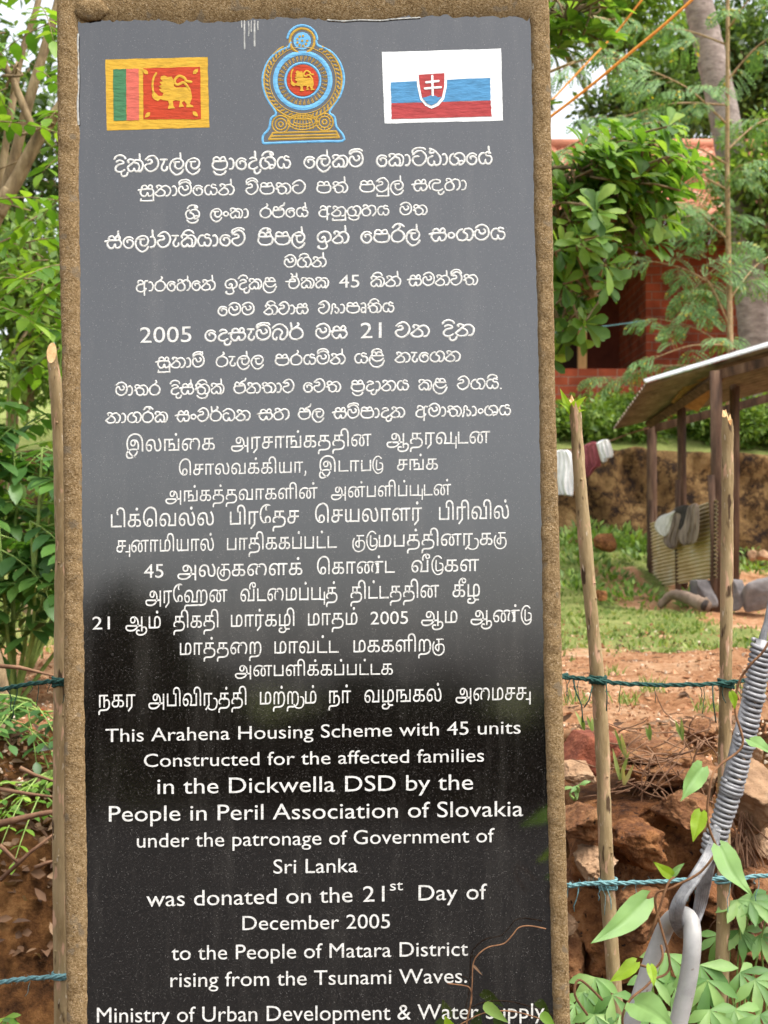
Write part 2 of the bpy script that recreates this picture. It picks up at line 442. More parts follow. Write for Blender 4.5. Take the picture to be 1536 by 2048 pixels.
# ------------------------------------------------------------------ lettering : strokes for the Sinhala letters
def S(txt):
    return [[tuple(float(q) for q in p.split(',')) for p in st.split()] for st in txt.split('|')]
GL = {
 'da': (8.6, S('1.7,8.4 3.8,9.4 6.4,8.7 6.9,7 3.3,6 1,3.9 1.2,1.3 3.8,.1 6.4,.8 7.9,1.8|5.2,.3 5.5,-2.3 7.1,-3.5 9.5,-2.5 10.4,-.4')),
 'ka': (12.4, S('1,7.6 .6,9 2.1,10 4.5,9.6 5.6,8.4 3.5,6.5 .6,4 1.2,1.2 3,.3 4.8,1.2 5.3,2.8 5.8,1.2 7.2,.3 8.8,1.2 9.3,4 8.3,6.5 5.8,7.2|5,8 7,9.3 10,9 12,6.5 11.9,3 10.5,.6 9.2,.2')),
 'va': (10.8, S('.5,9.6 3.3,12 6.7,12.5 9.5,10 10.5,6.3 9,2.5 5.2,.1 2,1 0,3.9 1.4,5.8 4.3,6.3 5.5,7.7 4.3,9.4 2.2,8.9')),
 'ae': (5.8, S('0,9.4 5,9.2|3,9.2 2.6,6.8 1,3.9 1.2,1.5 3.1,.3 5,1.5 5.2,3.4')),
 'la': (11.2, S('3.3,7 7.6,7.1|4.5,7 4.3,3.6 6.4,1.6 9.3,2.5 10.7,5.8 9.3,8.7 6,9.9 2.1,8.2 .2,4.4 1.2,.1 5,-3 8.8,-1.8 10.9,1')),
 'pa': (12.8, S('1.2,7.3 1.4,9.2 3.6,10.4 6,9.2 6.6,7.2 7.4,9.6 10,10.2 11.4,7.2|1.2,7 6.5,6.8 11.4,7 12.6,4.6 11.5,1.4 7.5,.1 2.8,.8 .4,3.6 1.2,6.6')),
 'aa': (4.4, S('.2,8.6 2,8.9 3.6,6.5 3.7,3.4 2.5,.9 .4,.5')),
 'e': (8.6, S('3.6,4.8 3.2,6.2 5.2,6.8 7.6,5.6 8.1,3 6.5,.6 3.5,.2 .8,2.4 .3,5.6 2.4,8.5 5.7,8.9 8,7.6')),
 'sha': (12.8, S('3.6,9.2 1.2,7.8 .2,4.4 1.8,1 5,.3 7.6,2 7.2,4.6 5.5,6 4.3,6.5 4.8,8.2 6.8,9.3 10,9.2 12.3,6.6 12.4,3 10.6,.8 8.2,.3 8.4,2.6 10.4,3.2 11.8,2.2')),
 'ya': (11.2, S('4.6,9.2 2,8.6 .3,5.4 1.4,1.6 3.8,.5 5.4,1.8 5.6,4 5.9,1.8 7.3,.5 9.6,1 10.9,3.8 9.8,6.4 7,6.9 5.9,8.6 7.4,10 9.8,9')),
 'ma': (11, S('.6,10.2 2.9,12 6.4,12.6 9.5,10.6 10.8,7 10,3.1 7.3,.9 3.8,.4 .7,2.7 0,5.8 .9,8 2.9,8.4 4,6 5.6,5.2 7.7,6.2 8,8 6.9,9.1')),
 'ta': (11.4, S('.4,8.8 3.6,11.4 7.8,11.8 11.2,8.2 10.9,3.9 7.8,.7 3.9,.4 .7,3.2 .6,6 2.8,7.5 5.4,7.5')),
 'tha': (10.8, S('1.6,13.6 3,12.8 1.6,11 2.6,9.8 5,10.4|2.2,13.4 6,11.6 9,8.5 10.5,5.5 10.1,1.7 7.8,.2 5.8,1 5.4,3.6 5,1 2.8,.1 .4,2.4 .8,6.2 4.2,7.5')),
 'sa': (12, S('1.6,7 1.8,9.2 4.4,10.2 6.2,8.4 6.8,6.6|6.8,7 7.6,9.6 9.4,10.4 10.6,8.8 10.2,7.4|-1.4,6 3,6.7 10.6,6.7|1.2,6.4 .3,3.8 2.2,.6 4.8,.5 6.6,3.6 7.4,.6 10.2,1 11.8,4 10.6,6.7')),
 'na': (13.2, S('1.8,7.9 1.1,9.1 2.6,10 4.6,9.4 5.4,8.5|6.2,8.6 3,5.7 -.5,2.6|-.5,2.6 1.6,.6 4.4,.1 7.2,.9 8.2,3.2 7,5.4 4.4,6.6|5.2,7.9 7,9 10,9.3 12.8,6.6 12.9,3.4 11.3,.8 9.4,.3')),
 'tta': (13.6, S('1.4,7.2 .8,8.6 2.8,10 5.4,8.6 3,6.4 .4,4.8 2.4,4 2.8,1.4 5.6,0 8.8,1.4 9.4,4.6 7.4,6.6 5,7|5.2,8.2 9.5,9.6 12.8,7 13.4,3.4 11.6,.6 9.6,.3')),
 'm': (5, S('2.4,6.8 .5,5.8 .3,3.6 2.4,2.4 4.4,3.6 4.4,5.6 2.4,6.8')),
 'ra': (10.6, S('6.4,13.8 7.2,12.6 6,11 4.2,9.7 1.5,8 .2,4.6 1.6,1.2 5.4,.1 9,1.6 10.4,5 9.2,8 6.4,9.6 3.8,9.4')),
 'ja': (11.2, S('1,8.2 2,10.6 4.6,10 5.2,7.6|11.4,14.6 10.6,12.4 7.6,11 5.4,8.4|1,7.2 5.5,7.2 9,7.6|1,7.2 0,4.6 1.6,1.4 5.2,.1 9.4,1.4 10.8,5 9.6,8.6 7,9.6')),
 'a': (11.6, S('2,8.6 2.6,10.2 5,10.6 7,9 6.6,7.2 3,6.6 .6,4 1.4,1 5.4,-.2 8.6,1.4 10,3|11.6,9.8 9.2,10 8.2,7 8.3,2 8.3,-3.2')),
 'ga': (13, S('4.8,9.4 2.2,8.3 .2,5.2 1.3,1.4 4.8,.1 7.7,1.4 8.4,4.5 6.6,6.3 5.5,7 7,9.4 10.2,9.8 12.8,7.2 12.6,3.2 10.6,.3 8.6,.5')),
 'ha': (13.4, S('1.6,9 1.4,10.3 3.4,10.8 5.4,9.6 4.6,8 1.6,6.8 .1,4.2 1.2,1 4.4,.1 7.4,1.6 7.8,4.6 6.4,6.8 4.6,8|5.4,8 8.4,10.2 12,9.2 13.2,5.8 12.6,2.4 10.4,.2')),
 'nda': (13, S('1.4,2 .2,5 1.4,8.4 5,10 9,9.8 10.2,8 8,6.9 5,6.8 3.4,4.8 3.8,1.6 7,.2 10.6,.6 12.4,1.8|8.4,.2 8.8,-2.6 10.8,-3.4 13,-1.8 13.4,-.6')),
 'i_': (12, S('7.6,1.2 10.6,2.6 11.6,5.6 9.8,9 6,10 2,8.6 .3,5.4 1.6,2.4 4.4,1.6 6.6,3 6.6,5 5.2,5.8 4.2,4.6|6.4,3 7.6,.6 8.4,-2 6.4,-4 3,-4 .8,-2.6 1.6,-1.6')),
 'lla': (13.2, S('2.4,8.2 3,10.4 5.2,10.4 6,8.2 7,10.4 10,10.2 11.4,8|2,7.2 12,7.2|2,7.2 3,4 6,2 10,2.6 12.2,4.6|2.4,8 .4,4.6 .6,.4 3.6,-3 7.6,-3.6 11,-1.6 13,2.6')),
 'e_': (10.4, S('-2.6,6.7 2,6.8 6.2,6.8 5.8,8.4 3.4,9 1.2,8.2|1.2,6.6 .3,3.4 1.6,.8 4.8,0 8.2,1.4 10,5 8.6,9.4 6,11.4 3.6,10.4|2.4,14.2 3.8,12.8 3,11|7.7,14.6 7.6,11.4')),
 'ba': (12.2, S('.4,10 3.5,12.6 8,12.4 11.4,9 11.8,4.6 9.4,.8 6.6,.4 6.4,3.2 7.8,6 6.4,8.4 3.6,8.8 1.2,7 .3,3.6 1.2,.8 3,.4 3.6,2.2')),
 'dha': (11.6, S('.6,9 5,11.6 10,9 11.4,4 9.4,.6 6.8,.4 5.8,3.6 5,.6 2.4,.4 .4,3 1,6.2 3.6,7.4 5.4,6.8')),
 'ru': (5.2, S('.4,9 3,9.6 4.6,7.6 4.6,.2|4.6,4.6 2,5.2 .4,3.2 1.4,.8 3.4,.6 4.6,2.4')),
 'yy': (8, S('.2,-.2 1.2,4 1.4,8.4 3,9.6 4.4,8.2 4,6.4 5.4,5.8 7.4,4.2 7.2,1.4 5,.3 4,2')),
 '.': (2, S('.6,.3 1.2,.5')),
}
TALL = {'va', 'ma', 'ta', 'ba', 'dha'}
def sign(s, base, w):
    t = 2.0 if base in TALL else 0.0
    c = w / 2
    if s == 'i':
        if base == 'ra': return S(f'{c-4},12.2 {c-1.5},14.6 {c+2},14.8 {c+5},12.6')
        if t: return S(f'.6,10.4 .3,12.2 2,14 {c+.4},14.8 {w-2},13.6 {w-.6},11.4')
        return S(f'{c-4.4},10.6 {c-3},12.6 {c},13.6 {c+3},12.6 {c+4.2},10.8')
    if s == 'ii':
        if t: return S(f'.6,10.4 1,13 {c-.5},14.8 {w-2},14 {w-1.6},12.2 {w-3.6},12 {w-3.4},13.6 {w-1.4},14.4')
        return S(f'{c-4.6},10.8 {c-3},12.8 {c},13.9 {c+3.4},13.2 {c+4.4},11.4 {c+2.6},10.9 {c+2},12.4 {c+3.4},13')
    if s == 'h':
        return S(f'{w-2.9},14.2 {w-2.7},12 {w-2.6},9')
    if s == 'H':
        return S(f'.5,10.2 .1,11.6 1.4,13.4 {c},14.4 {w-2},14 {w-.8},12.8')
    if s == 'u':
        return S(f'{w-.4},4.5 {w-.4},0 {w-.4},-3.6 {w-.6},-3.7 {w/2},-3.9 1,-3.8 .7,-3.4 .9,-1.9')
    if s == 'r':
        return S(f'{c-5},-1.0 {c-3},-3.2 {c+.5},-4 {c+3.6},-2.9 {c+5},-.8')
    if s == 'R':
        return S('1,14 1.4,11 1.6,8')
    return []
GAP = 1.35
def layout(word):
    """list of strokes (units) and total width"""
    pen = 0; out = []
    for tok in word.split():
        p = tok.split('+')
        w, st = GL[p[0]]
        allst = list(st)
        for s in p[1:]: allst += sign(s, p[0], w)
        for s_ in allst: out.append([(x + pen, y) for x, y in s_])
        pen += w + GAP
    return out, pen - GAP

# line = (body height px, [(x, baseline y) left, right], [(x0, x1, word)...])
SIN = [
 (25, (229, 345), (984, 329), [(229, 400, 'da+i ka+h va ae la+h la'), (424, 581, 'pa+r aa e da+h sha+ii ya'), (608, 726, 'e la+h ka ma+H'), (753, 984, 'e ka aa ta+H tha aa sha e ya+h')]),
 (22, (280, 394), (933, 381), [(280, 468, 'sa+u na aa ma+i e ya na+h'), (492, 610, 'va+i pa tta ta'), (633, 695, 'pa tta+h'), (719, 807, 'pa va+u la+h'), (827, 933, 'sa nda ha aa')]),
 (20, (371, 439), (854, 430), [(371, 399, 'sha+ii+r'), (421, 497, 'la m ka aa'), (520, 616, 'ra ja e ya+h'), (637, 778, 'a na+u ga+r ha ya'), (800, 854, 'ma tta')]),
 (24.5, (213, 498), (1010, 480), [(214, 490, 'sa+h e la aa+h va ae ka+i ya aa e va+H'), (515, 610, 'pa+ii pa la+h'), (634, 697, 'i_ na+h'), (722, 840, 'e pa ra+i la+h'), (862, 1010, 'sa m ga ma ya')]),
 (20, (569, 536), (652, 534), [(569, 652, 'ma ga+i na+h')]),
 (21, (272, 584), (955, 570), [(272, 430, 'a aa ra e ha+h e na+h'), (450, 553, 'i_ da+i ka lla'), (577, 657, 'e_ ka ka'), (741, 801, 'ka+i na+h'), (818, 955, 'sa ma na+h va+i tta')]),
 (20, (436, 632), (788, 625), [(436, 508, 'e ma ma'), (529, 616, 'na+i va aa sa'), (637, 788, 'va yy aa pa ru tta+i ya')]),
 (24, (280, 686), (948, 672), [(410, 606, 'e da sa ae ma+H ba ra+R'), (632, 694, 'ma sa'), (791, 858, 'va na'), (885, 948, 'da+i na')]),
 (21, (314, 737), (920, 723), [(315, 408, 'sa+u na aa ma+ii'), (432, 527, 'ra ae la+h la'), (550, 690, 'pa ra ya ma+i na+h'), (709, 769, 'ya lla+i'), (791, 920, 'na ae e ga na')]),
 (21, (232, 792), (1004, 778), [(232, 320, 'ma aa tta ra'), (341, 448, 'da+i sa+h tta+r+i ka+h'), (468, 588, 'ja na tta aa va'), (607, 681, 'e va tta'), (702, 817, 'pa+r da aa na ya'), (837, 894, 'ka lla'), (915, 1004, 'va ga ya+i .')]),
 (21, (213, 847), (1021, 831), [(213, 335, 'na aa ga ra+i ka'), (354, 500, 'sa m va ra+R dha na'), (518, 578, 'sa ha'), (597, 648, 'ja la'), (668, 809, 'sa ma+H pa aa da na'), (831, 1021, 'a ma aa tta yy aa m sha ya')]),
]
L_OFF = .0005
def bl(line, x):
    (xa, ya), (xb, yb) = line[1], line[2]
    return ya + (yb - ya) * (x - xa) / (xb - xa)
def stroke_word(mb, line, x0, x1, strokes, W, half):
    h = line[0]
    k = (x1 - x0) / W
    for st in strokes:
        pts = []
        for x, y in spline(st, 5):
            px = x0 + x * k
            pts.append((px + U(-.25, .25), bl(line, px) - y * h / 10 + U(-.25, .25)))
        ws = [half * (1 + .22 * noise.noise(Vector((p[0] * .08, p[1] * .08, 5)))) for p in pts]
        mb.ribbon(pts, ws, L_OFF, L_OFF + .0006)

def font_mesh(txt, bold=0.0):
    """filled outlines of a line of type: (points, faces, layer of each point); overlapping contours get layers of their own"""
    from mathutils.geometry import tessellate_polygon
    c = bpy.data.curves.new('lettering', 'FONT'); c.body = txt; c.offset = bold
    o = bpy.data.objects.new('lettering', c); COL.objects.link(o)
    bpy.context.view_layer.update()
    cu = o.to_curve(bpy.context.evaluated_depsgraph_get())
    loops = []
    for sp in cu.splines:
        pts = []
        bp = sp.bezier_points
        n = len(bp)
        for i in range(n):
            p, q = bp[i], bp[(i + 1) % n]
            a0, a1, a2, a3 = p.co, p.handle_right, q.handle_left, q.co
            chord = (a3 - a0).length
            straight = abs((a1 - a0).cross(a3 - a0).length) < 1e-5 and abs((a2 - a0).cross(a3 - a0).length) < 1e-5
            kk = 1 if straight else 4
            for k in range(kk):
                t = k / kk; u = 1 - t
                v = a0 * u ** 3 + a1 * 3 * u * u * t + a2 * 3 * u * t * t + a3 * t ** 3
                if not pts or hypot(v.x - pts[-1][0], v.y - pts[-1][1]) > 1e-5: pts.append((v.x, v.y))
        if len(pts) > 2: loops.append(pts)
    o.to_curve_clear(); bpy.data.objects.remove(o); bpy.data.curves.remove(c)
    def area(l): return .5 * sum(p[0] * q[1] - q[0] * p[1] for p, q in zip(l, l[1:] + l[:1]))
    def inside(p, l):
        r = False
        for a, b in zip(l, l[1:] + l[:1]):
            if (a[1] > p[1]) != (b[1] > p[1]) and p[0] < (b[0] - a[0]) * (p[1] - a[1]) / (b[1] - a[1]) + a[0]: r = not r
        return r
    ar = [area(l) for l in loops]
    sg = 1 if max(ar, key=abs) > 0 else -1
    outers = [i for i in range(len(loops)) if ar[i] * sg > 0]
    grp = {i: [loops[i]] for i in outers}
    for i in range(len(loops)):
        if i in grp: continue
        own = [j for j in outers if inside(loops[i][0], loops[j]) and inside(loops[i][len(loops[i]) // 2], loops[j])]
        if own: grp[min(own, key=lambda j: abs(ar[j]))].append(loops[i])
    vs, fs = [], []
    for k, i in enumerate(outers):
        base = len(vs)
        flat = [p for l in grp[i] for p in l]
        vs += [(p[0], p[1], k % 7) for p in flat]
        for t in tessellate_polygon([[Vector((p[0], p[1], 0)) for p in l] for l in grp[i]]):
            fs.append(tuple(base + q for q in t))
    return vs, fs
def map_font(mb, line, x0, x1, vs, fs, sy, off=.0008):
    """vs in em, stretched so its ink runs x0..x1; sy = px per em"""
    a = min(v[0] for v in vs); b = max(v[0] for v in vs)
    k = (x1 - x0) / (b - a)
    out = []
    for x, y, l in vs:
        px = x0 + (x - a) * k
        out.append(Q(px, bl(line, px) - y * sy, off + l * .00006))
    mb.add(out, fs)

DIG = [(5, 678, 719, '45', 27), (7, 280, 383, '2005', 33), (7, 721, 763, '21', 33)]
for i, ln in enumerate(SIN):
    mb = MB()
    for x0, x1, wd in ln[3]:
        st, W = layout(wd)
        stroke_word(mb, ln, x0, x1, st, W, 1.65 if ln[0] < 23 else 1.95)
    for li, x0, x1, t, hh in DIG:
        if li == i:
            vs, fs = font_mesh(t, .01)
            map_font(mb, ln, x0, x1, vs, fs, hh / .73)
    mb.build('text_line', M_white, stone, smooth=False)

# ------------------------------------------------------------------ Tamil lines: glyphs of the interface font, the u-signs drawn as strokes
UL = {  # joined u-forms, in body units
 'ku': (13, S('4.6,9.7 11.4,9.7|6.6,9.7 6.6,.8 4.6,.9 3.2,2.6 4.2,4.8 6.6,5.4 10.4,5.4 12.2,3 11.6,-1 8,-3.4 3.6,-3 .8,0 .4,4.4 1.8,7.6')),
 'cm': (2, S('1.2,1.2 1.4,-.6 .4,-2.8')),
 'tu': (11.4, S('4.4,9.6 4.4,1.4 9,1.4 10.8,3.2 10.2,6.4 7.8,7|9.4,11.2 6.6,13 3,12 .4,7.4 1,1.6 4.6,-2.2 9,-1.6 11,1.6')),
 'us': (3.6, S('-1.4,.2 2.8,.2|2.8,6 2.8,-3.6')),
 'ur': (4.4, S('-7,-.6 -5.2,-2.8 -1.4,-3.6 2.4,-2.4 4,1.4 3,4.8 .4,5.4')),
}
def tamil_word(mb, line, x0, x1, word):
    h = line[0]
    pen = 0; parts = []
    for pc in word.split('~'):
        if pc in UL:
            w, st = UL[pc]
            st = [[(x / 10 * .55 + pen, y / 10 * .55) for x, y in s_] for s_ in st]
            parts.append(('s', st)); pen += w / 10 * .55 + .07
        else:
            vs, fs = font_mesh(pc, .006)
            a = min(v[0] for v in vs); b = max(v[0] for v in vs)
            parts.append(('f', [(v[0] - a + pen, v[1], v[2]) for v in vs], fs)); pen += b - a + .08
    tot = pen - .075
    k = (x1 - x0) / tot; sy = h / .55
    for p in parts:
        if p[0] == 'f':
            out = []
            for x, y, l in p[1]:
                px = x0 + x * k
                out.append(Q(px, bl(line, px) - y * sy, .0008 + l * .00006))
            mb.add(out, p[2])
        else:
            for st in p[1]:
                pts = [(x0 + x * k, bl(line, x0 + x * k) - y * sy) for x, y in spline(st, 5)]
                mb.ribbon(pts, h * .058, L_OFF, L_OFF + .0006)
TAM = [
 (24, (252, 904), (980, 886), [(252, 430, 'இலங்ைக'), (462, 743, 'அரசாங்கததின'), (773, 980, 'ஆதரவ~us~டன')]),
 (22, (358, 951), (876, 939), [(358, 612, 'ெசாலவக்கியா~cm'), (638, 766, 'இடாப~tu'), (794, 876, 'சங்க')]),
 (22, (331, 1004), (902, 990), [(331, 635, 'அங்கத்தவாகளின்'), (662, 902, 'அன்பளிப்ப~us~டன்')]),
 (26, (222, 1055), (1018, 1037), [(222, 428, 'டிக்ெவல்ல'), (460, 598, 'பிரேதச'), (630, 844, 'ெசயலாளர்'), (878, 1018, 'பிரிவில்')]),
 (24, (233, 1105), (1013, 1089), [(233, 428, 'ச~us~னாமியால்'), (454, 674, 'பாதிககப்பட்ட'), (705, 1013, 'ku~tu~மபத்தினர~ur~க~ku')]),
 (24, (288, 1156), (958, 1142), [(355, 605, 'அல~ku~கைளக்'), (634, 790, 'ெகாண்ட'), (823, 958, 'வீ~tu~கள')]),
 (25, (291, 1207), (960, 1193), [(291, 455, 'அரேஹன'), (481, 675, 'வீடைமப்ப~us~த்'), (701, 878, 'திட்டததின'), (905, 960, 'கீழ')]),
 (24, (185, 1259), (1063, 1243), [(251, 322, 'ஆம்'), (347, 437, 'திகதி'), (462, 589, 'மார்கழி'), (616, 715, 'மாதம்'), (842, 915, 'ஆம'), (941, 1063, 'ஆண்~tu')]),
 (24, (360, 1310), (889, 1302), [(360, 523, 'மாத்தைற'), (549, 678, 'மாவட்ட'), (707, 889, 'மககளிற~ku')]),
 (22, (470, 1353), (786, 1349), [(470, 786, 'அனபளிக்கப்பட்டக')]),
 (25, (197, 1415), (1061, 1399), [(197, 271, 'நகர'), (297, 493, 'அபிவிர~ur~த்தி'), (520, 633, 'மற்ற~ur~ம்'), (657, 702, 'நா்'), (729, 883, 'வழஙகல்'), (911, 1061, 'அைமசச~us')]),
]
TDIG = [(5, 288, 327, '45', 29), (7, 185, 220, '21', 27), (7, 741, 816, '2005', 27)]
for i, ln in enumerate(TAM):
    mb = MB()
    for x0, x1, wd in ln[3]: tamil_word(mb, ln, x0, x1, wd)
    for li, x0, x1, t, hh in TDIG:
        if li == i:
            vs, fs = font_mesh(t, .01)
            map_font(mb, ln, x0, x1, vs, fs, hh / .73)
    mb.build('text_line', M_white, stone, smooth=False)

# ------------------------------------------------------------------ English lines
ENG = [
 (28, (211, 1484), (1041, 1467), 0, [(211, 1041, 'This Arahena Housing Scheme with 45 units')]),
 (28, (288, 1534), (968, 1523), 0, [(288, 968, 'Constructed for the affected families')]),
 (33, (315, 1588), (946, 1579), .014, [(315, 946, 'in the Dickwella DSD by the')]),
 (33, (218, 1643), (1046, 1632), .014, [(218, 1046, 'People in Peril Association of Slovakia')]),
 (30, (274, 1695), (989, 1684), 0, [(274, 989, 'under the patronage of Government of')]),
 (30, (547, 1747), (715, 1744), 0, [(547, 715, 'Sri Lanka')]),
 (33, (293, 1813), (974, 1798), 0, [(293, 705, 'was donated on the'), (726, 749, '2'), (764, 769, 'l'), (837, 915, 'Day'), (933, 974, 'of')]),
 (30, (485, 1860), (780, 1856), 0, [(485, 780, 'December 2005')]),
 (31, (343, 1920), (936, 1911), 0, [(343, 936, 'to the People of Matara District')]),
 (31, (341, 1974), (934, 1965), 0, [(341, 934, 'rising from the Tsunami Waves.')]),
 (32, (194, 2045), (1089, 2036), .014, [(194, 1089, 'Ministry of Urban Development & Water Supply')]),
]
for i, ln in enumerate(ENG):
    mb = MB()
    for x0, x1, t in ln[4]:
        vs, fs = font_mesh(t, (.058 if ln[3] else .014))
        map_font(mb, ln, x0, x1, vs, fs, ln[0] / .73)
    if i == 6:
        vs, fs = font_mesh('st', .02)
        map_font(mb, (0, (780, 1781), (806, 1780)), 780, 806, vs, fs, 30)
    mb.build('text_line', M_white, stone, smooth=False)

# ------------------------------------------------------------------ painted flags and emblem
def Z1(x, y): return (140 + x / 3.072, 20 + y / 3.072)
def Z2(x, y): return (600 + x / 3.072, 20 + y / 3.072)
def poly(mb, pts, off):
    from mathutils.geometry import tessellate_polygon
    tris = tessellate_polygon([[Vector((x, -y, 0)) for x, y in pts]])
    mb.add([Q(x, y, off) for x, y in pts], [tuple(t) for t in tris])
def wob(pts, n=10, a=.5):
    out = []
    for p, q in zip(pts, pts[1:] + pts[:1]):
        for k in range(n):
            t = k / n
            out.append((p[0] + (q[0] - p[0]) * t + U(-a, a), p[1] + (q[1] - p[1]) * t + U(-a, a)))
    return out
def pnl(name, pts, m, parent, off, w=True, z=Z1):
    mb = MB(); poly(mb, wob([z(*p) for p in pts]) if w else [z(*p) for p in pts], off)
    return mb.build(name, m, parent, smooth=False)
LION = [(560, 410), (580, 404), (600, 414), (625, 411), (636, 430), (640, 470), (652, 478), (690, 478), (725, 475), (743, 495), (751, 540), (737, 580), (757, 590), (760, 599), (715, 600), (718, 580), (702, 560), (687, 572), (702, 596), (670, 600), (677, 560), (650, 556), (632, 562), (637, 593), (648, 606), (602, 609), (610, 580), (604, 560), (575, 556), (556, 550), (541, 562), (520, 552), (508, 540), (504, 520), (520, 505), (545, 530), (568, 530), (576, 512), (560, 505), (548, 490), (565, 485), (546, 470), (565, 462), (550, 445), (572, 440), (556, 425)]
f1 = pnl('painted_flag', [(217, 305), (845, 290), (857, 722), (226, 740)], M_yel, stone, .0006)
tag(f1, 'yellow bordered flag with a sword bearing lion')
pnl('green_stripe', [(265, 366), (345, 364), (347, 680), (270, 682)], M_grn, f1, .0010)
pnl('orange_stripe', [(346, 364), (424, 361), (424, 678), (348, 680)], M_org, f1, .0010)
pnl('red_field', [(450, 359), (800, 350), (806, 672), (453, 672)], M_red, f1, .0010)
def lion(parent, z, sc=1.0, w=1.6):
    mb = MB(); poly(mb, [z(x, y) for x, y in LION], .0015)
    mb.ribbon(spline([z(*p) for p in [(735, 492), (700, 448), (660, 462), (643, 438), (668, 408), (702, 418), (716, 438), (746, 444)]], 5), 2.6 * sc, .0015, .0018)
    mb.ribbon(spline([z(*p) for p in [(516, 525), (508, 470), (514, 422), (531, 390)]], 5), 2.0 * sc, .0015, .0018)
    o = mb.build('lion', M_yel, parent, smooth=False)
    mb = MB()
    for a, b in (((582, 442), (634, 438)), ((580, 466), (640, 460)), ((582, 492), (640, 480)), ((560, 530), (600, 520))):
        mb.ribbon([z(*a), z(*b)], .55 * sc, .0020, .0021)
    return o
lion(f1, Z1)
mb = MB()
for cx, cy, ang in ((465, 382, 225), (772, 380, 315), (478, 646, 135), (770, 640, 45)):
    a = radians(ang); d = (cos(a), sin(a)); n_ = (-d[1], d[0])
    L = [(-22, 0), (-8, 12), (8, 11), (24, 0), (8, -11), (-8, -12)]
    poly(mb, [Z1(cx + d[0] * u + n_[0] * v, cy + d[1] * u + n_[1] * v) for u, v in L], .0015)
mb.build('corner_leaves', M_yel, f1, smooth=False)

f2 = pnl('painted_flag', [(503, 260), (1235, 238), (1246, 680), (520, 698)], M_swhite, stone, .0006, z=Z2)
tag(f2, 'white blue and red flag with a double cross shield')
pnl('blue_stripe', [(557, 444), (1168, 418), (1171, 556), (562, 574)], M_sblue, f2, .0010, z=Z2)
pnl('red_stripe', [(562, 575), (1171, 557), (1178, 655), (562, 672)], M_sred, f2, .0010, z=Z2)
sh = [(713, 392), (903, 382), (902, 470), (885, 550), (850, 590), (808, 608), (770, 590), (738, 550), (720, 470)]
pnl('shield_border', sh, M_swhite, f2, .0014, w=False, z=Z2)
sh2 = [(729, 400), (887, 390), (886, 470), (872, 538), (842, 572), (808, 588), (778, 574), (750, 540), (736, 470)]
pnl('shield', sh2, M_sred, f2, .0018, w=False, z=Z2)
pnl('shield_hill', [(752, 542), (775, 538), (800, 528), (826, 528), (850, 540), (872, 534), (842, 572), (808, 588), (778, 574)], M_sblue, f2, .0022, w=False, z=Z2)
mb = MB()
for a, b in (((812, 408), (815, 528)), ((774, 448), (852, 440)), ((766, 486), (866, 478))):
    mb.ribbon([Z2(*a), Z2(*b)], 2.2, .0024, .0027)
mb.build('double_cross', M_swhite, f2, smooth=False)

# emblem: centre of its rings in pixels
EX, EY = 605.5, 161.0
def circ(r, cx=EX, cy=EY, n=72, ry=None, a0=0, a1=2 * pi):
    return [(cx + r * cos(a0 + (a1 - a0) * k / n), cy + (ry or r) * sin(a0 + (a1 - a0) * k / n)) for k in range(n + 1)]
em = MB()
right = [(632, 82), (636, 91), (650, 97), (666, 107), (681, 128), (688, 158), (680, 192), (659, 223), (669, 234), (673, 254), (685, 269), (685, 282)]
leftp = [(2 * 606.5 - x - (2 if y > 200 else 0), y + 3) for x, y in right][::-1]
topc = circ(30, 604.5, 81, 40, a0=pi + .15, a1=2 * pi - .05)
for seg_ in ([(527, 286)] + leftp, right + [(640, 283), (527, 287)], topc):
    em.ribbon(spline(seg_, 3), 2.2, .0005, .0010)
for r, w in ((55, 4.6), (35, 2.0)): em.ribbon(circ(r), w, .0005, .0010)
emb = em.build('painted_emblem', M_eblue, stone, smooth=False)
tag(emb, 'round blue and gold state emblem with a lion at its centre')
g = MB()
for seg_ in (circ(78, a0=-1.05, a1=pi / 2 + .6), circ(78, a0=pi / 2 - .6, a1=pi + 1.05)): g.ribbon(seg_, 1.8, .0005, .0009)
g.ribbon(circ(66.5), .9, .0005, .0009)
for k in range(44):      # rice sheaf band
    a = -pi / 2 + .5 + (2 * pi - 1.0) * k / 43
    for s_ in (-1, 1):
        a2 = a + .035 * s_
        g.ribbon([(EX + 69 * cos(a), EY + 69 * sin(a)), (EX + (72 + s_) * cos(a2 + .03), EY + (72 + s_) * sin(a2 + .03)), (EX + 75.5 * cos(a + .07), EY + 75.5 * sin(a + .07))], 1.0, .0005, .0009)
g.ribbon(circ(24.5, 604.5, 82), 2.4, .0005, .0009)
for cx, cy in ((561.5, 249), (649, 244.5)):
    for r in (17, 11): g.ribbon(circ(r, cx, cy, 36), 1.5, .0005, .0009)
    g.ribbon(circ(4.5, cx, cy, 14), 1.6, .0005, .0009)
for k in range(12):
    a = k * pi / 6; g.ribbon([(649 + 12 * cos(a), 244.5 + 12 * sin(a)), (649 + 16.5 * cos(a), 244.5 + 16.5 * sin(a))], .8, .0006, .001)
for rx, ry, cy in ((26, 11, 243), (18, 6, 243), (30, 16, 244)): g.ribbon(circ(rx, 605, cy, 40, ry=ry), 1.3, .0005, .0009)
for x in range(585, 628, 7): g.ribbon([(x, 257), (606 + (x - 606) * .7, 229)], .9, .0005, .0009)
for a, b in (((546, 266), (672, 263)), ((538, 279), (678, 275)), ((541, 273), (675, 269.5)), ((546, 266), (538, 279)), ((672, 263), (678, 275))): g.ribbon([a, b], 2.0, .0005, .0009)
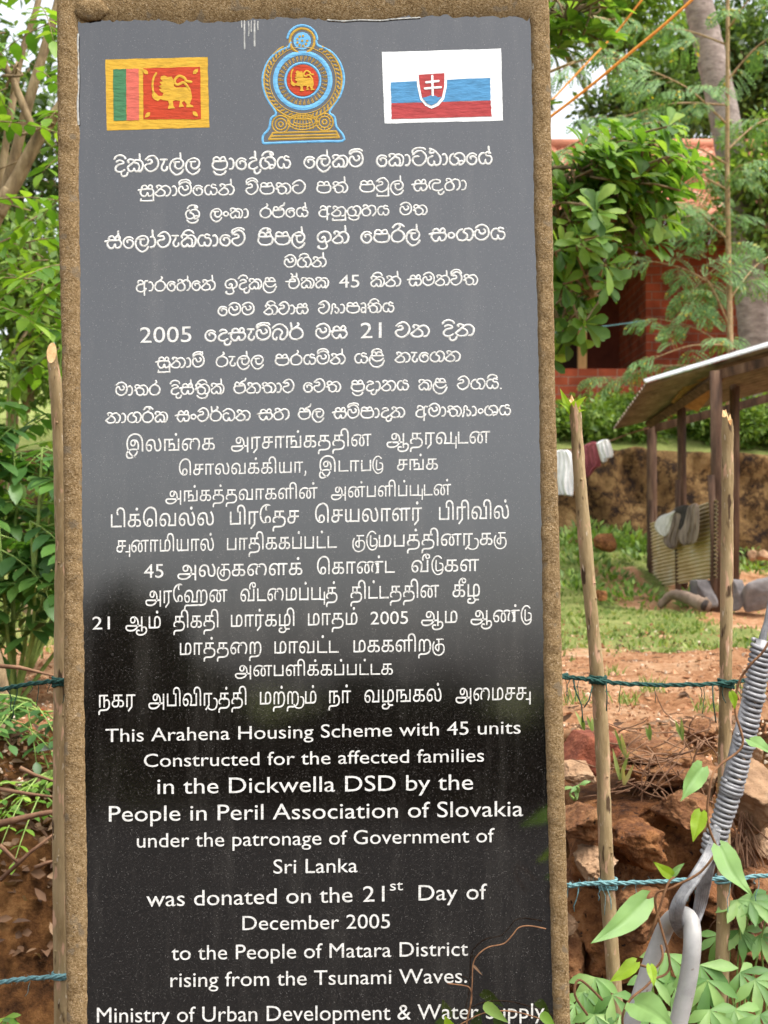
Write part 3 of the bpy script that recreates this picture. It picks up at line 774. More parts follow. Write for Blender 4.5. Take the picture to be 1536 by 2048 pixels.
for k in range(34):      # petals round the inner ring
    a = 2 * pi * k / 34; c_, s_ = cos(a), sin(a)
    r0, r1 = 39, 49.5
    b_ = a + .055
    g.ribbon([(EX + r0 * c_, EY + r0 * s_), (EX + r1 * c_, EY + r1 * s_), (EX + (r1 - .5) * cos(b_), EY + (r1 - .5) * sin(b_)), (EX + (r0 + 4) * cos(b_), EY + (r0 + 4) * sin(b_))], .75, .0005, .0009)
g.build('gold_linework', M_gold, emb, smooth=False)
g = MB(); poly(g, circ(17.5, 604.5, 82, 30)[:-1], .0006); g.build('sky_disc', M_eblue, emb, smooth=False)
g = MB()
for k in range(9):
    a = 2 * pi * k / 9; r = 10 if k < 8 else 0
    poly(g, circ(2.4, 604.5 + r * cos(a), 82 + r * sin(a), 8)[:-1], .0011)
g.build('sky_dots', M_gold, emb, smooth=False)
g = MB(); poly(g, circ(31.5, n=48)[:-1], .0007); g.build('red_disc', M_red, emb, smooth=False)
def ZL(x, y): return (EX + (x - 632) * .188 + 0, EY + (y - 500) * .20)
lion(emb, ZL, .62)
# ================================================================== ground
def H(x, y):
    yb = 3.42 + .10 * noise.noise(Vector((x * 1.1, 0, 3))) - .25 * sm(-.5, -2.5, x)
    z = .03 + .09 * sm(1.5, 3.2, y)
    z += .70 * sm(yb, yb + .72, y)
    z -= .12 * sm(5, 12, y)
    z += .58 * sm(12.6, 16.6, y) * (1 - .55 * sm(2.6, 4.2, x))
    z += (1.3 + .26 * sm(2.6, 4.2, x)) * sm(17.0, 17.35, y)
    z += .55 * sm(17.6, 19.3, y)
    z += 9 * sm(27, 90, y)
    if y < -6: z -= .8 * sm(-6, -40, y)
    b = sm(yb - .2, yb + .2, y) * (1 - sm(4.1, 4.6, y))
    z += (.05 + .09 * b) * noise.fractal(Vector((x * 2.2, y * 2.2, 0)), .8, 2.1, 4) * (1 if y > 0 else .6)
    z += .05 * noise.noise(Vector((x * .4, y * .4, 7))) * sm(3, 8, abs(y))
    return z
ys = np.concatenate([np.linspace(-400, -30, 12), np.linspace(-25, 2, 20), np.linspace(2.2, 3.2, 12), np.linspace(3.25, 4.7, 60), np.linspace(4.8, 12, 80),
                     np.linspace(12.15, 16.8, 40), np.linspace(16.9, 17.5, 22), np.linspace(17.7, 30, 26), np.linspace(34, 100, 16), np.linspace(130, 600, 8)])
xs = np.concatenate([np.linspace(-500, -20, 12), np.linspace(-16, -5.2, 18), np.linspace(-5, 7.6, 190), np.linspace(8, 20, 20), np.linspace(25, 500, 12)])
vs = []; att = []
for y in ys:
    for x in xs:
        z = H(x, y)
        yy = y
        if 16.8 < y < 17.6: yy = y + .22 * noise.fractal(Vector((x * 1.6, z * 1.6, 5)), .9, 2, 4)
        vs.append((x, yy, z))
        n_ = noise.noise(Vector((x * .7, y * .5, 2)))
        g = .9 * sm(6.4, 9.2, y + 1.2 * n_) * (1 - .95 * sm(2.55, 3.1, x + .35 * n_ - .10 * max(0, y - 11))) * (1 - sm(16.6, 16.9, y))
        g = max(g, sm(17.3, 17.6, y))
        if y < 3.4: g = 0 if y > -8.6 else .85
        g -= .9 * sm(12.6, 13.4, y) * (1 - sm(14.6, 15.4, y)) * sm(2.15, 2.4, x + .3 * n_) * (1 - sm(2.75, 3.0, x)) if y < 17 else 0
        bank = (1 - sm(4.02, 4.3, y + .15 * n_)) if y > -8.6 else 0
        wall = sm(16.7, 16.95, y) * (1 - sm(17.35, 17.6, y))
        att.append((g, bank, wall))
nx = len(xs)
fs = [(j * nx + i, j * nx + i + 1, (j + 1) * nx + i + 1, (j + 1) * nx + i) for j in range(len(ys) - 1) for i in range(nx - 1)]
def groundmat():
    m, nt, bs, out = nmat('laterite_ground')
    tc = nd(nt, 'ShaderNodeTexCoord')
    def ns(scale, det=8, ro=.65):
        n = nd(nt, 'ShaderNodeTexNoise'); n.inputs['Scale'].default_value = scale; n.inputs['Detail'].default_value = det; n.inputs['Roughness'].default_value = ro
        nt.links.new(tc.outputs['Object'], n.inputs['Vector']); return n
    n1, n2, n3 = ns(2.2), ns(38), ns(9)
    soil = ramp(nt, [(.34, (.19, .08, .035)), (.44, (.37, .175, .082)), (.54, (.50, .28, .15)), (.66, (.62, .43, .28))])
    mxf = nd(nt, 'ShaderNodeMath', operation='MULTIPLY_ADD'); mxf.inputs[1].default_value = .45
    nt.links.new(n2.outputs['Fac'], mxf.inputs[0])
    m2 = nd(nt, 'ShaderNodeMath', operation='MULTIPLY'); m2.inputs[1].default_value = .55
    nt.links.new(n1.outputs['Fac'], m2.inputs[0]); nt.links.new(m2.outputs[0], mxf.inputs[2])
    nt.links.new(mxf.outputs[0], soil.inputs[0])
    grass = ramp(nt, [(.3, (.09, .12, .025)), (.46, (.17, .21, .055)), (.6, (.28, .29, .10)), (.75, (.42, .33, .16))])
    nt.links.new(mxf.outputs[0], grass.inputs[0])
    bank = ramp(nt, [(.36, (.020, .009, .004)), (.46, (.085, .036, .012)), (.55, (.17, .078, .026)), (.68, (.30, .16, .065))])
    n6 = ns(7, 14, .8); nt.links.new(n6.outputs['Fac'], bank.inputs[0])
    wall = ramp(nt, [(.34, (.02, .013, .010)), (.43, (.075, .042, .018)), (.52, (.145, .085, .034)), (.62, (.22, .14, .06)), (.76, (.34, .25, .14))])
    n5 = ns(3.2, 12, .74)
    vo = nd(nt, 'ShaderNodeTexVoronoi', feature='DISTANCE_TO_EDGE'); vo.inputs['Scale'].default_value = 2.4
    wv = nd(nt, 'ShaderNodeVectorMath', operation='MULTIPLY_ADD'); wv.inputs[1].default_value = (.5, .5, .5)
    nt.links.new(n3.outputs['Color'], wv.inputs[0]); nt.links.new(tc.outputs['Object'], wv.inputs[2]); nt.links.new(wv.outputs[0], vo.inputs['Vector'])
    vr = nd(nt, 'ShaderNodeMapRange'); vr.inputs[1].default_value = 0; vr.inputs[2].default_value = .12; vr.inputs[3].default_value = -.14; vr.inputs[4].default_value = .02
    nt.links.new(vo.outputs['Distance'], vr.inputs[0])
    va = nd(nt, 'ShaderNodeMath', operation='ADD'); nt.links.new(n5.outputs['Fac'], va.inputs[0]); nt.links.new(vr.outputs[0], va.inputs[1])
    nt.links.new(va.outputs[0], wall.inputs[0])
    at = nd(nt, 'ShaderNodeAttribute', attribute_name='cover')
    sp = nd(nt, 'ShaderNodeSeparateColor'); nt.links.new(at.outputs['Color'], sp.inputs[0])
    cur = soil.outputs[0]
    for ch, src in ((0, grass), (1, bank), (2, wall)):
        a = nd(nt, 'ShaderNodeMath', operation='ADD'); a.inputs[1].default_value = -.5
        nt.links.new(n3.outputs['Fac'], a.inputs[0])
        b = nd(nt, 'ShaderNodeMath', operation='MULTIPLY_ADD'); b.inputs[1].default_value = .9
        nt.links.new(a.outputs[0], b.inputs[0]); nt.links.new(sp.outputs[ch], b.inputs[2])
        mr = nd(nt, 'ShaderNodeMapRange'); mr.inputs[1].default_value = .38; mr.inputs[2].default_value = .62
        nt.links.new(b.outputs[0], mr.inputs[0])
        mx = nd(nt, 'ShaderNodeMix', data_type='RGBA')
        nt.links.new(mr.outputs[0], mx.inputs[0]); nt.links.new(cur, mx.inputs[6]); nt.links.new(src.outputs[0], mx.inputs[7])
        cur = mx.outputs[2]
    nt.links.new(cur, bs.inputs['Base Color'])
    bs.inputs['Roughness'].default_value = .95; bs.inputs['Specular IOR Level'].default_value = .1
    b = nd(nt, 'ShaderNodeBump'); b.inputs['Strength'].default_value = .9; b.inputs['Distance'].default_value = .06
    n8 = ns(14, 14, .78); nt.links.new(n8.outputs['Fac'], b.inputs['Height']); nt.links.new(b.outputs[0], bs.inputs['Normal'])
    return m
M_ground = groundmat()
me = bpy.data.meshes.new('ground'); me.from_pydata(vs, [], fs)
ca = me.color_attributes.new('cover', 'FLOAT_COLOR', 'POINT')
ca.data.foreach_set('color', np.array([(a, b, c, 1) for a, b, c in att], dtype=np.float32).ravel())
me.polygons.foreach_set('use_smooth', [True] * len(me.polygons))
me.materials.append(M_ground)
ground = bpy.data.objects.new('ground', me); COL.objects.link(ground)
ground['kind'] = 'structure'

# ------------------------------------------------------------------ materials of the surroundings
M_bark = noisy('grey_brown_bark', [(.3, (.09, .06, .035)), (.5, (.23, .16, .085)), (.7, (.36, .27, .16))], scale=22, stretch=(1, 1, .35), bump=.8, bscale=60)
M_stake = noisy('stake_bark', [(.28, (.10, .062, .03)), (.44, (.26, .18, .085)), (.58, (.34, .25, .13)), (.72, (.42, .27, .15)), (.82, (.5, .33, .22))], scale=26, stretch=(1, 1, .25), bump=.9, bscale=120, bdist=.004, spots=[(70, .585, (.50, .30, .19)), (55, .62, (.07, .04, .02)), (150, .66, (.55, .45, .33))])
M_cut = noisy('cut_wood', [(.3, (.45, .24, .09)), (.7, (.70, .48, .24))], scale=60, rough=.8, bump=.4)
M_post = noisy('old_timber', [(.3, (.03, .018, .012)), (.52, (.095, .052, .032)), (.75, (.19, .12, .075))], scale=18, stretch=(1, 1, .15), bump=.6)
M_wood = noisy('pale_board', [(.3, (.2, .10, .035)), (.7, (.36, .2, .08))], scale=12, stretch=(1, 1, .2), bump=.3)
M_palm = noisy('palm_bark', [(.3, (.16, .12, .105)), (.5, (.27, .215, .19)), (.7, (.38, .31, .28))], scale=7, stretch=(1, 1, 2.2), bump=.8, bscale=16, bdist=.03)
M_galv = noisy('galvanised_steel', [(.3, (.13, .125, .13)), (.5, (.24, .235, .24)), (.75, (.36, .35, .345))], scale=70, rough=.5, bump=.5, bscale=300, spec=.4, bdist=.0012, metallic=.3, spots=[(120, .68, (.22, .15, .10))])
M_rod = noisy('dull_zinc_rod', [(.3, (.30, .29, .275)), (.5, (.40, .385, .365)), (.75, (.48, .46, .44))], scale=26, rough=.55, bump=.25, bscale=220, spec=.45, bdist=.001, metallic=.2, spots=[(90, .68, (.24, .19, .15))])
M_ropeg = noisy('green_rope', [(.3, (.008, .032, .026)), (.7, (.03, .10, .08))], scale=160, rough=.85, bump=.8, bscale=300, bdist=.002)
M_ropet = noisy('teal_rope', [(.3, (.07, .17, .18)), (.7, (.2, .36, .37))], scale=160, rough=.85, bump=.8, bscale=300, bdist=.002)
M_orange = noisy('orange_cord', [(.3, (.62, .22, .03)), (.7, (.85, .36, .06))], scale=60, rough=.6)
M_rock = noisy('brown_rock', [(.3, (.06, .024, .010)), (.44, (.18, .074, .028)), (.58, (.31, .145, .058)), (.74, (.46, .26, .12))], scale=9, detail=10, bump=1.0, bscale=40, bdist=.03, rgh=.72, spots=[(60, .64, (.03, .014, .008)), (22, .64, (.40, .22, .10))])
M_rockd = noisy('dark_earthy_rock', [(.32, (.04, .015, .006)), (.44, (.16, .060, .019)), (.55, (.29, .118, .038)), (.70, (.44, .22, .09))], scale=10, detail=10, bump=1.0, bscale=36, bdist=.035, rgh=.75, spots=[(55, .63, (.018, .008, .005)), (26, .66, (.27, .13, .055))])
M_rockt = noisy('tan_rock', [(.28, (.14, .075, .04)), (.5, (.33, .20, .11)), (.75, (.48, .34, .22))], scale=7, detail=9, bump=.9, bscale=40, bdist=.015)
M_later = noisy('laterite_block', [(.3, (.10, .025, .013)), (.55, (.22, .062, .03)), (.8, (.33, .12, .06))], scale=16, bump=1.0, bscale=70, bdist=.012)
M_twig = noisy('dry_twigs', [(.3, (.10, .045, .025)), (.7, (.28, .16, .09))], scale=20)
M_stem = noisy('vine_stem', [(.3, (.10, .045, .022)), (.7, (.30, .15, .07))], scale=60)
M_gstem = noisy('green_stem', [(.3, (.12, .2, .04)), (.7, (.25, .33, .09))], scale=40)
M_brick = None
L_broad = leafmat('broad_leaf', [(0, (.05, .12, .025)), (.45, (.115, .225, .035)), (.8, (.19, .32, .05)), (1, (.28, .40, .08))], rough=.55, trans=.46, spec=.3)
L_feath = leafmat('feathery_leaf', [(0, (.07, .15, .045)), (.5, (.13, .25, .08)), (.96, (.21, .36, .12)), (1, (.60, .42, .03))], rough=.55, trans=.35)
L_glir = leafmat('pinnate_leaf', [(0, (.06, .15, .02)), (.5, (.14, .27, .03)), (.85, (.22, .37, .04)), (1, (.32, .45, .08))], rough=.45, trans=.42)
L_dkpin = leafmat('dark_pinnate_leaf', [(0, (.03, .09, .02)), (.5, (.07, .17, .035)), (1, (.12, .25, .05))], rough=.45, trans=.4, spec=.5)
L_far = leafmat('far_foliage', [(0, (.03, .055, .016)), (.5, (.075, .13, .035)), (.85, (.13, .20, .055)), (1, (.19, .25, .07))], rough=.5, trans=.35)
L_bush = leafmat('bush_leaf', [(0, (.06, .12, .02)), (.5, (.15, .25, .045)), (1, (.28, .38, .09))], rough=.5, trans=.35)
L_vine = leafmat('vine_leaf', [(0, (.20, .36, .12)), (1, (.26, .43, .14))], rough=.5, trans=.4, spec=.4)
L_vyel = leafmat('young_vine_leaf', [(0, (.25, .42, .02)), (1, (.35, .50, .04))], rough=.5, trans=.5, spec=.4)
L_weed = leafmat('weed_leaf', [(0, (.07, .17, .035)), (.5, (.15, .29, .075)), (1, (.26, .40, .13))], rough=.5, trans=.35)
L_grass = leafmat('grass_blade', [(0, (.11, .17, .035)), (.45, (.20, .28, .07)), (.8, (.33, .38, .13)), (1, (.46, .38, .19))], rough=.6, trans=.35)
L_dry = leafmat('dry_leaf', [(0, (.05, .025, .014)), (.5, (.13, .068, .036)), (1, (.26, .165, .10))], rough=.8, trans=.15)
L_palm = leafmat('palm_leaf', [(0, (.05, .09, .03)), (.6, (.12, .17, .06)), (1, (.25, .22, .10))], rough=.5, trans=.3)

# ------------------------------------------------------------------ fence : stakes and ropes
def stake(pts, rads, label, cut_dir, jag=False):
    ctr = spline([tuple(p) for p in pts], 10)
    rr = [r[0] for r in spline([(r,) for r in rads], 10)]
    base = Vector(ctr[-1])
    t = thing('fence_stake', label, 'fence stake', (base.x, base.y, base.z), 'rough branch stakes of the fence')
    rr = [r * (1 + .10 * noise.noise(Vector((i * .35, base.x, 0)))) for i, r in enumerate(rr)]
    mb = MB(); mb.tube(ctr, rr, n=14, cap=False, jit=.035)
    for k in range(9):                       # knots
        i = random.randrange(4, len(ctr) - 4); a = U(-2.6, -.5)
        p = Vector(ctr[i]) + Vector((cos(a), sin(a), 0)) * rr[i] * .8
        mb.tube([p - Vector((cos(a), sin(a), 0)) * .006, p + Vector((cos(a), sin(a), .2)) * .005], [.006, .0025], n=6)
    b = mb.build('bark', M_stake, t)
    # the sawn or broken top
    top = Vector(ctr[0]); d = Vector(cut_dir).normalized(); r = rr[0]
    ax = (Vector(ctr[0]) - Vector(ctr[1])).normalized()
    mb = MB(); n = 16; vs = []
    u = ax.orthogonal().normalized(); v = ax.cross(u)
    for j in range(n):
        th = 2 * pi * j / n
        q = u * cos(th) * r * .985 + v * sin(th) * r * .985
        lift = -q.dot(d) / max(.2, d.dot(ax)) if not jag else U(.0, .022) + .012 * sin(th)
        vs.append(top - ax * .002 + q); vs.append(top + q * .97 + ax * lift)
    lo = min(0, min((vs[2 * j + 1] - top).dot(ax) for j in range(n)))
    for j in range(n): vs[2 * j + 1] -= ax * (lo - .001)
    c = len(vs); vs.append(sum((vs[2 * j + 1] for j in range(n)), Vector()) / n - ax * (.008 if jag else 0))
    fs = [(2 * j, 2 * ((j + 1) % n), 2 * ((j + 1) % n) + 1, 2 * j + 1) for j in range(n)]
    mb.add(vs, fs, 0)
    mb.f += [(2 * j + 1, 2 * ((j + 1) % n) + 1, c) for j in range(n)]; mb.m += [1] * n
    mb.build('cut_end', [M_stake, M_cut], t, smooth=False)
    return t
D = 2.9
def gp(px, py, Y, extra=0):        # continue down to the ground
    p = P(px, py, Y); return p
def to_ground(a, b):
    """extend the line a->b until it is 0.1 m under the ground"""
    a = Vector(a); b = Vector(b); d = (b - a)
    k = (H(b.x, b.y) - .1 - a.z) / d.z
    return a + d * max(1.0, k)
s1 = [P(1151, 826, D), P(1160, 960, D), P(1176, 1150, D), P(1190, 1300, D), P(1204, 1480, D), P(1210, 1660, D), P(1220, 1850, D)]
s1.append(to_ground(s1[-2], P(1237, 2048, D)))
stake(s1, [.0132, .0142, .0148, .0148, .0156, .016, .0162, .0168], 'slanting fence stake with a broken top, between the stone and the clothes on the line', (0, -.3, 1), True)
s2 = [P(1455, 853, D + .05), P(1455, 1000, D + .05), P(1453, 1200, D + .05), P(1451, 1400, D + .05), P(1448, 1600, D + .05), P(1447, 1800, D + .05)]
s2.append(to_ground(s2[-2], P(1441, 2048, D + .05)))
stake(s2, [.0132, .0135, .0140, .0142, .0145, .015, .0155], 'upright fence stake with a splintered top, in front of the tin roofed shed', (0, -.3, 1), True)
DL = 2.7
s3 = [P(106, 728, DL), P(112, 780, DL), P(120, 900, DL), P(124, 1050, DL), P(123, 1250, DL), P(121, 1450, DL), P(120, 1650, DL), P(122, 1850, DL)]
s3.append(to_ground(s3[-2], P(124, 2048, DL)))
stake(s3, [.0115, .013, .0145, .0145, .015, .015, .0155, .016, .016], 'fence stake pressed against the left edge of the stone, its sawn top facing out', (-.15, -.95, .45))
def rope(name_label, pts, r, m, knots=(), frays=0, twist=46):
    ctr = [Vector(p) for p in spline([tuple(p) for p in pts], 26)]
    mb = MB()
    a0 = 0
    for k in range(3):
        q = []
        s_ = 0
        for i, c in enumerate(ctr):
            c = c + Vector((0, noise.noise(Vector((i * .21, r * 900, 0))), noise.noise(Vector((i * .17, 5, r * 900))))) * r * .7
            if i: s_ += (ctr[i] - ctr[i - 1]).length
            th = s_ * twist * 2.2 + k * 2 * pi / 3
            q.append(c + Vector((0, cos(th), sin(th))) * r * .62)
        mb.tube(q, r * .62, n=6)
    o = mb.build('fence_rope', m)
    tag(o, name_label, 'rope', 'ropes strung along the fence')
    for kp, kr, kn in knots:
        mb = MB()
        for j in range(kn):
            pts_ = []
            h0 = U(-.011, .011); tl = U(-.3, .3)
            for i in range(19):
                th = 2 * pi * i / 18
                pts_.append(Vector(kp) + Vector((cos(th) * kr, sin(th) * kr, h0 + tl * kr * cos(th) + U(-.0012, .0012))))
            mb.tube(pts_, r * U(.45, .7), n=6)
        mb.build('knot', m, o)
    if frays:
        mb = MB()
        for j in range(frays):
            c = ctr[random.randrange(3, len(ctr) - 3)]
            L = U(.012, .075); p = c.copy(); q = [p.copy()]
            dx = U(-.25, .25)
            for i in range(5):
                p = p + Vector((dx * L / 5 + U(-.004, .004), U(-.004, .004), -L / 5)); q.append(p.copy())
            mb.tube(q, r * U(.14, .26), n=4)
        for j in range(frays * 9):           # short hairs of the fibre
            c = ctr[random.randrange(1, len(ctr) - 1)]; d = rdir() * U(.006, .016)
            mb.tube([c, c + d * .6 + rdir() * .002, c + d], [r * .09, r * .07, r * .04], n=3)
        mb.build('frayed_end', m, o)
    return o
rope('dark green rope knotted round the stakes, high on the right of the stone', [P(122, 1362, 2.715), P(600, 1356, 2.80), P(1090, 1350, 2.87), P(1125, 1354, 2.87), P(1165, 1357, 2.875), P(1200, 1362, 2.88), P(1260, 1368, 2.89), P(1340, 1370, 2.91), P(1440, 1367, 2.92), P(1480, 1362, 2.93), P(1560, 1358, 2.95), P(1760, 1350, 3.0)], .0043, M_ropeg,
     [(P(1196, 1362, D), .0185, 7), (P(1452, 1364, D + .05), .0175, 7)], 24)
mb = MB()      # loose end hanging by the first knot
for a in ([(1146, 1358), (1152, 1385), (1163, 1410), (1166, 1445)], [(1185, 1372), (1178, 1400), (1168, 1415)], [(1212, 1365), (1214, 1395), (1213, 1422)], [(1425, 1370), (1426, 1400), (1432, 1445)]):
    mb.tube([P(x, y, 2.87) for x, y in a], .0016, n=5)
o = mb.build('fence_rope', M_ropeg); tag(o, 'loose green rope ends dangling from the upper knots', 'rope ends')
rope('pale teal rope tied low on the right hand stakes', [P(123, 1952, 2.715), P(600, 1850, 2.80), P(1090, 1777, 2.87), P(1140, 1771, 2.87), P(1180, 1767, 2.875), P(1240, 1766, 2.88), P(1340, 1762, 2.9), P(1440, 1757, 2.915), P(1480, 1758, 2.93), P(1540, 1750, 2.95), P(1760, 1738, 3.0)], .0042, M_ropet,
     [(P(1216, 1765, D), .0195, 5), (P(1447, 1757, D + .05), .0178, 4)], 16)
rope('dark green rope running left from the stone over the sandy terrace', [P(150, 1358, 2.68), P(120, 1361, 2.68), P(90, 1364, 2.69), P(40, 1371, 2.7), P(0, 1379, 2.72), P(-120, 1396, 2.78)], .0042, M_ropeg, [(P(122, 1362, DL), .0172, 4)], 9)
rope('pale teal rope running left from the stone across the earth bank', [P(150, 1950, 2.68), P(120, 1953, 2.68), P(60, 1957, 2.69), P(0, 1964, 2.71), P(-120, 1976, 2.78)], .0042, M_ropet, [(P(123, 1952, DL), .0182, 3)], 5)

# ------------------------------------------------------------------ guy wire
GD = 1.75
gw = thing('guy_wire', 'galvanised guy wire bound with coiled steel wire to a bent stay rod', 'guy wire', P(1290, 2048, GD))
rod_c = [P(1325, 1868, GD + .05), P(1337, 1845, GD + .035), P(1350, 1834, GD + .015), P(1364, 1830, GD), P(1377, 1836, GD - .02), P(1384, 1858, GD - .035), P(1384, 1900, GD - .045)]
lleg = [to_ground(P(1325, 1868, GD + .05), P(1268, 2030, GD + .06)), P(1268, 2030, GD + .06), P(1300, 1932, GD + .057)]
rleg = [P(1376, 1960, GD - .045), P(1364, 2015, GD - .045), to_ground(P(1376, 1960, GD - .045), P(1355, 2048, GD - .045))]
pth = [lleg[0]] + spline([tuple(p) for p in lleg[1:] + rod_c + rleg[:2]], 8) + [rleg[2]]
mb = MB(); mb.tube(pth, .0118, n=16); mb.build('stay_rod', M_rod, gw)
# strands that loop round the rod
mb = MB()
top = P(1414, 1705, GD - .02)
for k in range(5):
    o_ = k - 2
    a = [P(1436 + o_ * 2, 1650, GD - .006), P(1422 + o_ * 4.0, 1700, GD - .012 - .001 * k), P(1394 + o_ * 4.6, 1750, GD - .035), P(1362 + o_ * 4.6, 1795, GD - .04 - .003 * k), P(1352 + o_ * 5, 1830, GD - .038 - .002 * k),
         P(1360 + o_ * 3.4, 1862, GD - .02), P(1374 + o_ * 2.4, 1872, GD + .01), P(1388 + o_ * 2.5, 1850, GD + .035), P(1400 + o_ * 4.0, 1810, GD + .035 + .003 * k), P(1410 + o_ * 4.6, 1760, GD + .02), P(1424 + o_ * 4.0, 1700, GD + .008), P(1436 + o_ * 2, 1650, GD + .004)]
    mb.tube(spline([tuple(p) for p in a], 7), .0033, n=8)
mb.build('strand_loop', M_galv, gw)
# the coil
c0, c1 = P(1421, 1708, GD), P(1524, 1286, GD + .02)
ax = (c1 - c0).normalized(); u_ = ax.cross(Vector((0, 1, 0))).normalized(); v_ = ax.cross(u_)
Lc = (c1 - c0).length
turns = 42; per = 18
pts = []; th = 0
for i in range(turns * per + 1):
    t = i / (turns * per); th = 2 * pi * i / per
    bow = .008 * sin(pi * t)
    r = .0117 + .0013 * noise.noise(Vector((t * 9, 0, 0))) + .0008 * noise.noise(Vector((t * 60, 3, 0)))
    tw = t + .0035 * noise.noise(Vector((t * 30, 8, 0)))
    pts.append(c0 + ax * (Lc * tw) + u_ * (cos(th) * r * 1.05 - bow) + v_ * (sin(th) * r) + ax * (.0035 * cos(th + 1.1)))
mb = MB(); mb.tube(pts, .0031, n=8)
for k, (t0, sgn) in enumerate(((.03, 1), (.30, 1), (.52, 1), (.74, 1))):    # bunched over-laid turns
    q = []
    for i in range(int(per * 2.2)):
        th = 2 * pi * i / per
        q.append(c0 + ax * (Lc * t0 + .0058 * i / per + .0035 * cos(th + 1.1)) + u_ * (cos(th) * .0140 - .008 * sin(pi * t0)) + v_ * (sin(th) * .0140))
    mb.tube(q, .0029, n=7)
mb.build('wire_coil', M_galv, gw)
mb = MB(); mb.tube([c0 - ax * .01, c1 + ax * .004], .0088, n=12); mb.build('bound_strand', M_galv, gw)
mb = MB()
for k in range(3):
    a = c1 - ax * .05; q = []
    d2 = (P(1545, 1190, GD + .02) - c1).normalized()
    for i in range(60):
        s_ = i / 59 * 4.4; th = s_ * 40 + k * 2.09
        q.append(c1 - d2 * .08 + d2 * s_ + Vector((cos(th), sin(th), 0)) * .0034)
    mb.tube(q, .0036, n=6)
mb.build('stay_strand', M_galv, gw)

# ------------------------------------------------------------------ rocks of the bank
ico = bmesh.new(); bmesh.ops.create_icosphere(ico, subdivisions=5, radius=1)
ICO_V = [v.co.copy() for v in ico.verts]; ICO_F = [[v.index for v in f.verts] for f in ico.faces]; ico.free()
def rock(x0, x1, y0, y1, Y, m, label, name='rock', boxy=.45, rough=.16, rot=0, depth=None, seed=None, cat='rock', group='rocks of the bank'):
    a, b = P(x0, y1, Y), P(x1, y0, Y)
    c = (a + b) / 2; hx, hz = (b.x - a.x) / 2, (b.z - a.z) / 2
    hy = depth or (hx + hz) / 2
    sd = seed if seed is not None else U(0, 90)
    vs = []
    cuts = [(rdir(), U(.62, .9)) for _ in range(int(6 + 40 * rough))]
    for v in ICO_V:
        pw = 2 + boxy * 7
        q = v / (abs(v.x) ** pw + abs(v.y) ** pw + abs(v.z) ** pw) ** (1 / pw)
        for cn, co in cuts:
            e_ = q.dot(cn) - co * (1.15 if boxy > .3 else 1)
            if e_ > 0: q = q - cn * e_ * .88
        r = 1 + rough * noise.noise(v * 1.3 + Vector((sd, 0, 0))) + rough * .6 * noise.noise(v * 3.1 + Vector((0, sd, 0))) + rough * .4 * noise.noise(v * 7 + Vector((0, 0, sd))) + rough * .32 * abs(noise.noise(v * 15 + Vector((sd, sd, 0)))) - rough * .2 * abs(noise.noise(v * 4 + Vector((sd, 2, 0))))
        # facets
        q = Vector((q.x * hx, q.y * hy, q.z * hz)) * r
        q = Matrix.Rotation(rot, 3, 'Y') @ q
        vs.append(c + Vector((0, hy * .6, 0)) + q)
    mb = MB(); mb.add(vs, ICO_F)
    o = mb.build(name, m)
    tag(o, label, cat, group); return o
rock(1118, 1438, 1585, 1765, 3.55, M_rockd, 'largest dark brown boulder of the bank, behind the slanting stake', boxy=.5, rough=.13, depth=.34, seed=3)
rock(1128, 1405, 1775, 1955, 3.40, M_rockd, 'low brown boulder under the largest one, behind the teal rope', boxy=.35, rough=.17, depth=.3, seed=12)
rock(1400, 1580, 1690, 1850, 3.55, M_rockd, 'dark boulder behind the upright stake, low in the bank', boxy=.4, rough=.2, depth=.3, seed=21)
rock(1462, 1600, 1528, 1668, 3.35, M_rockt, 'smooth rounded tan boulder right of the coiled wire', boxy=.1, rough=.12, depth=.16, seed=31)
rock(1236, 1405, 1490, 1548, 3.62, M_rock, 'flat brown slab lying on top of the bank behind the coil', boxy=.45, rough=.2, rot=.16, depth=.16, seed=40)
rock(1285, 1450, 1528, 1584, 3.58, M_rock, 'second flat slab, tan brown, under the top slab', boxy=.45, rough=.22, rot=-.05, depth=.15, seed=47)
rock(1240, 1305, 1532, 1572, 3.55, M_rockd, 'small dark stone wedged left of the stacked slabs', boxy=.3, rough=.22, depth=.08, seed=52)
rock(1130, 1240, 1472, 1556, 3.62, M_later, 'squarish dark red laterite block on the edge of the bank', name='laterite_block', boxy=.62, rough=.06, depth=.1, seed=57, cat='stone block')
rock(1122, 1192, 1530, 1578, 3.50, M_rockt, 'angular tan stone under the red block, against the side of the memorial', boxy=.3, rough=.2, depth=.07, seed=61)
rock(1090, 1186, 1868, 2010, 3.30, M_rock, 'reddish brown stone at the foot of the bank, beside the memorial', boxy=.3, rough=.2, depth=.14, rot=.5, seed=66)
rock(1120, 1160, 1832, 1872, 3.28, M_rockt, 'little yellowish stone next to the side of the memorial', boxy=.1, rough=.2, depth=.04, seed=70)
rock(1385, 1440, 1548, 1610, 3.48, M_rockt, 'small yellow brown stone just left of the coil', boxy=.2, rough=.2, depth=.06, seed=74)
rock(1490, 1560, 1655, 1720, 3.5, M_rockt, 'tan stone half buried under the rounded boulder', boxy=.2, rough=.2, depth=.1, seed=79)
rock(1470, 1600, 1840, 1960, 3.3, M_rock, 'brown stone low at the right edge behind the leaves', boxy=.3, rough=.2, depth=.14, seed=83)
rock(1480, 1530, 1475, 1530, 3.62, M_rockt, 'orange tan stone on top of the rounded boulder', boxy=.2, rough=.2, depth=.06, seed=88)
rock(1375, 1440, 1448, 1505, 3.75, M_rock, 'rough clod of brown earth among dry roots on top of the bank', name='earth_clod', boxy=.05, rough=.35, depth=.09, seed=92, cat='clod')
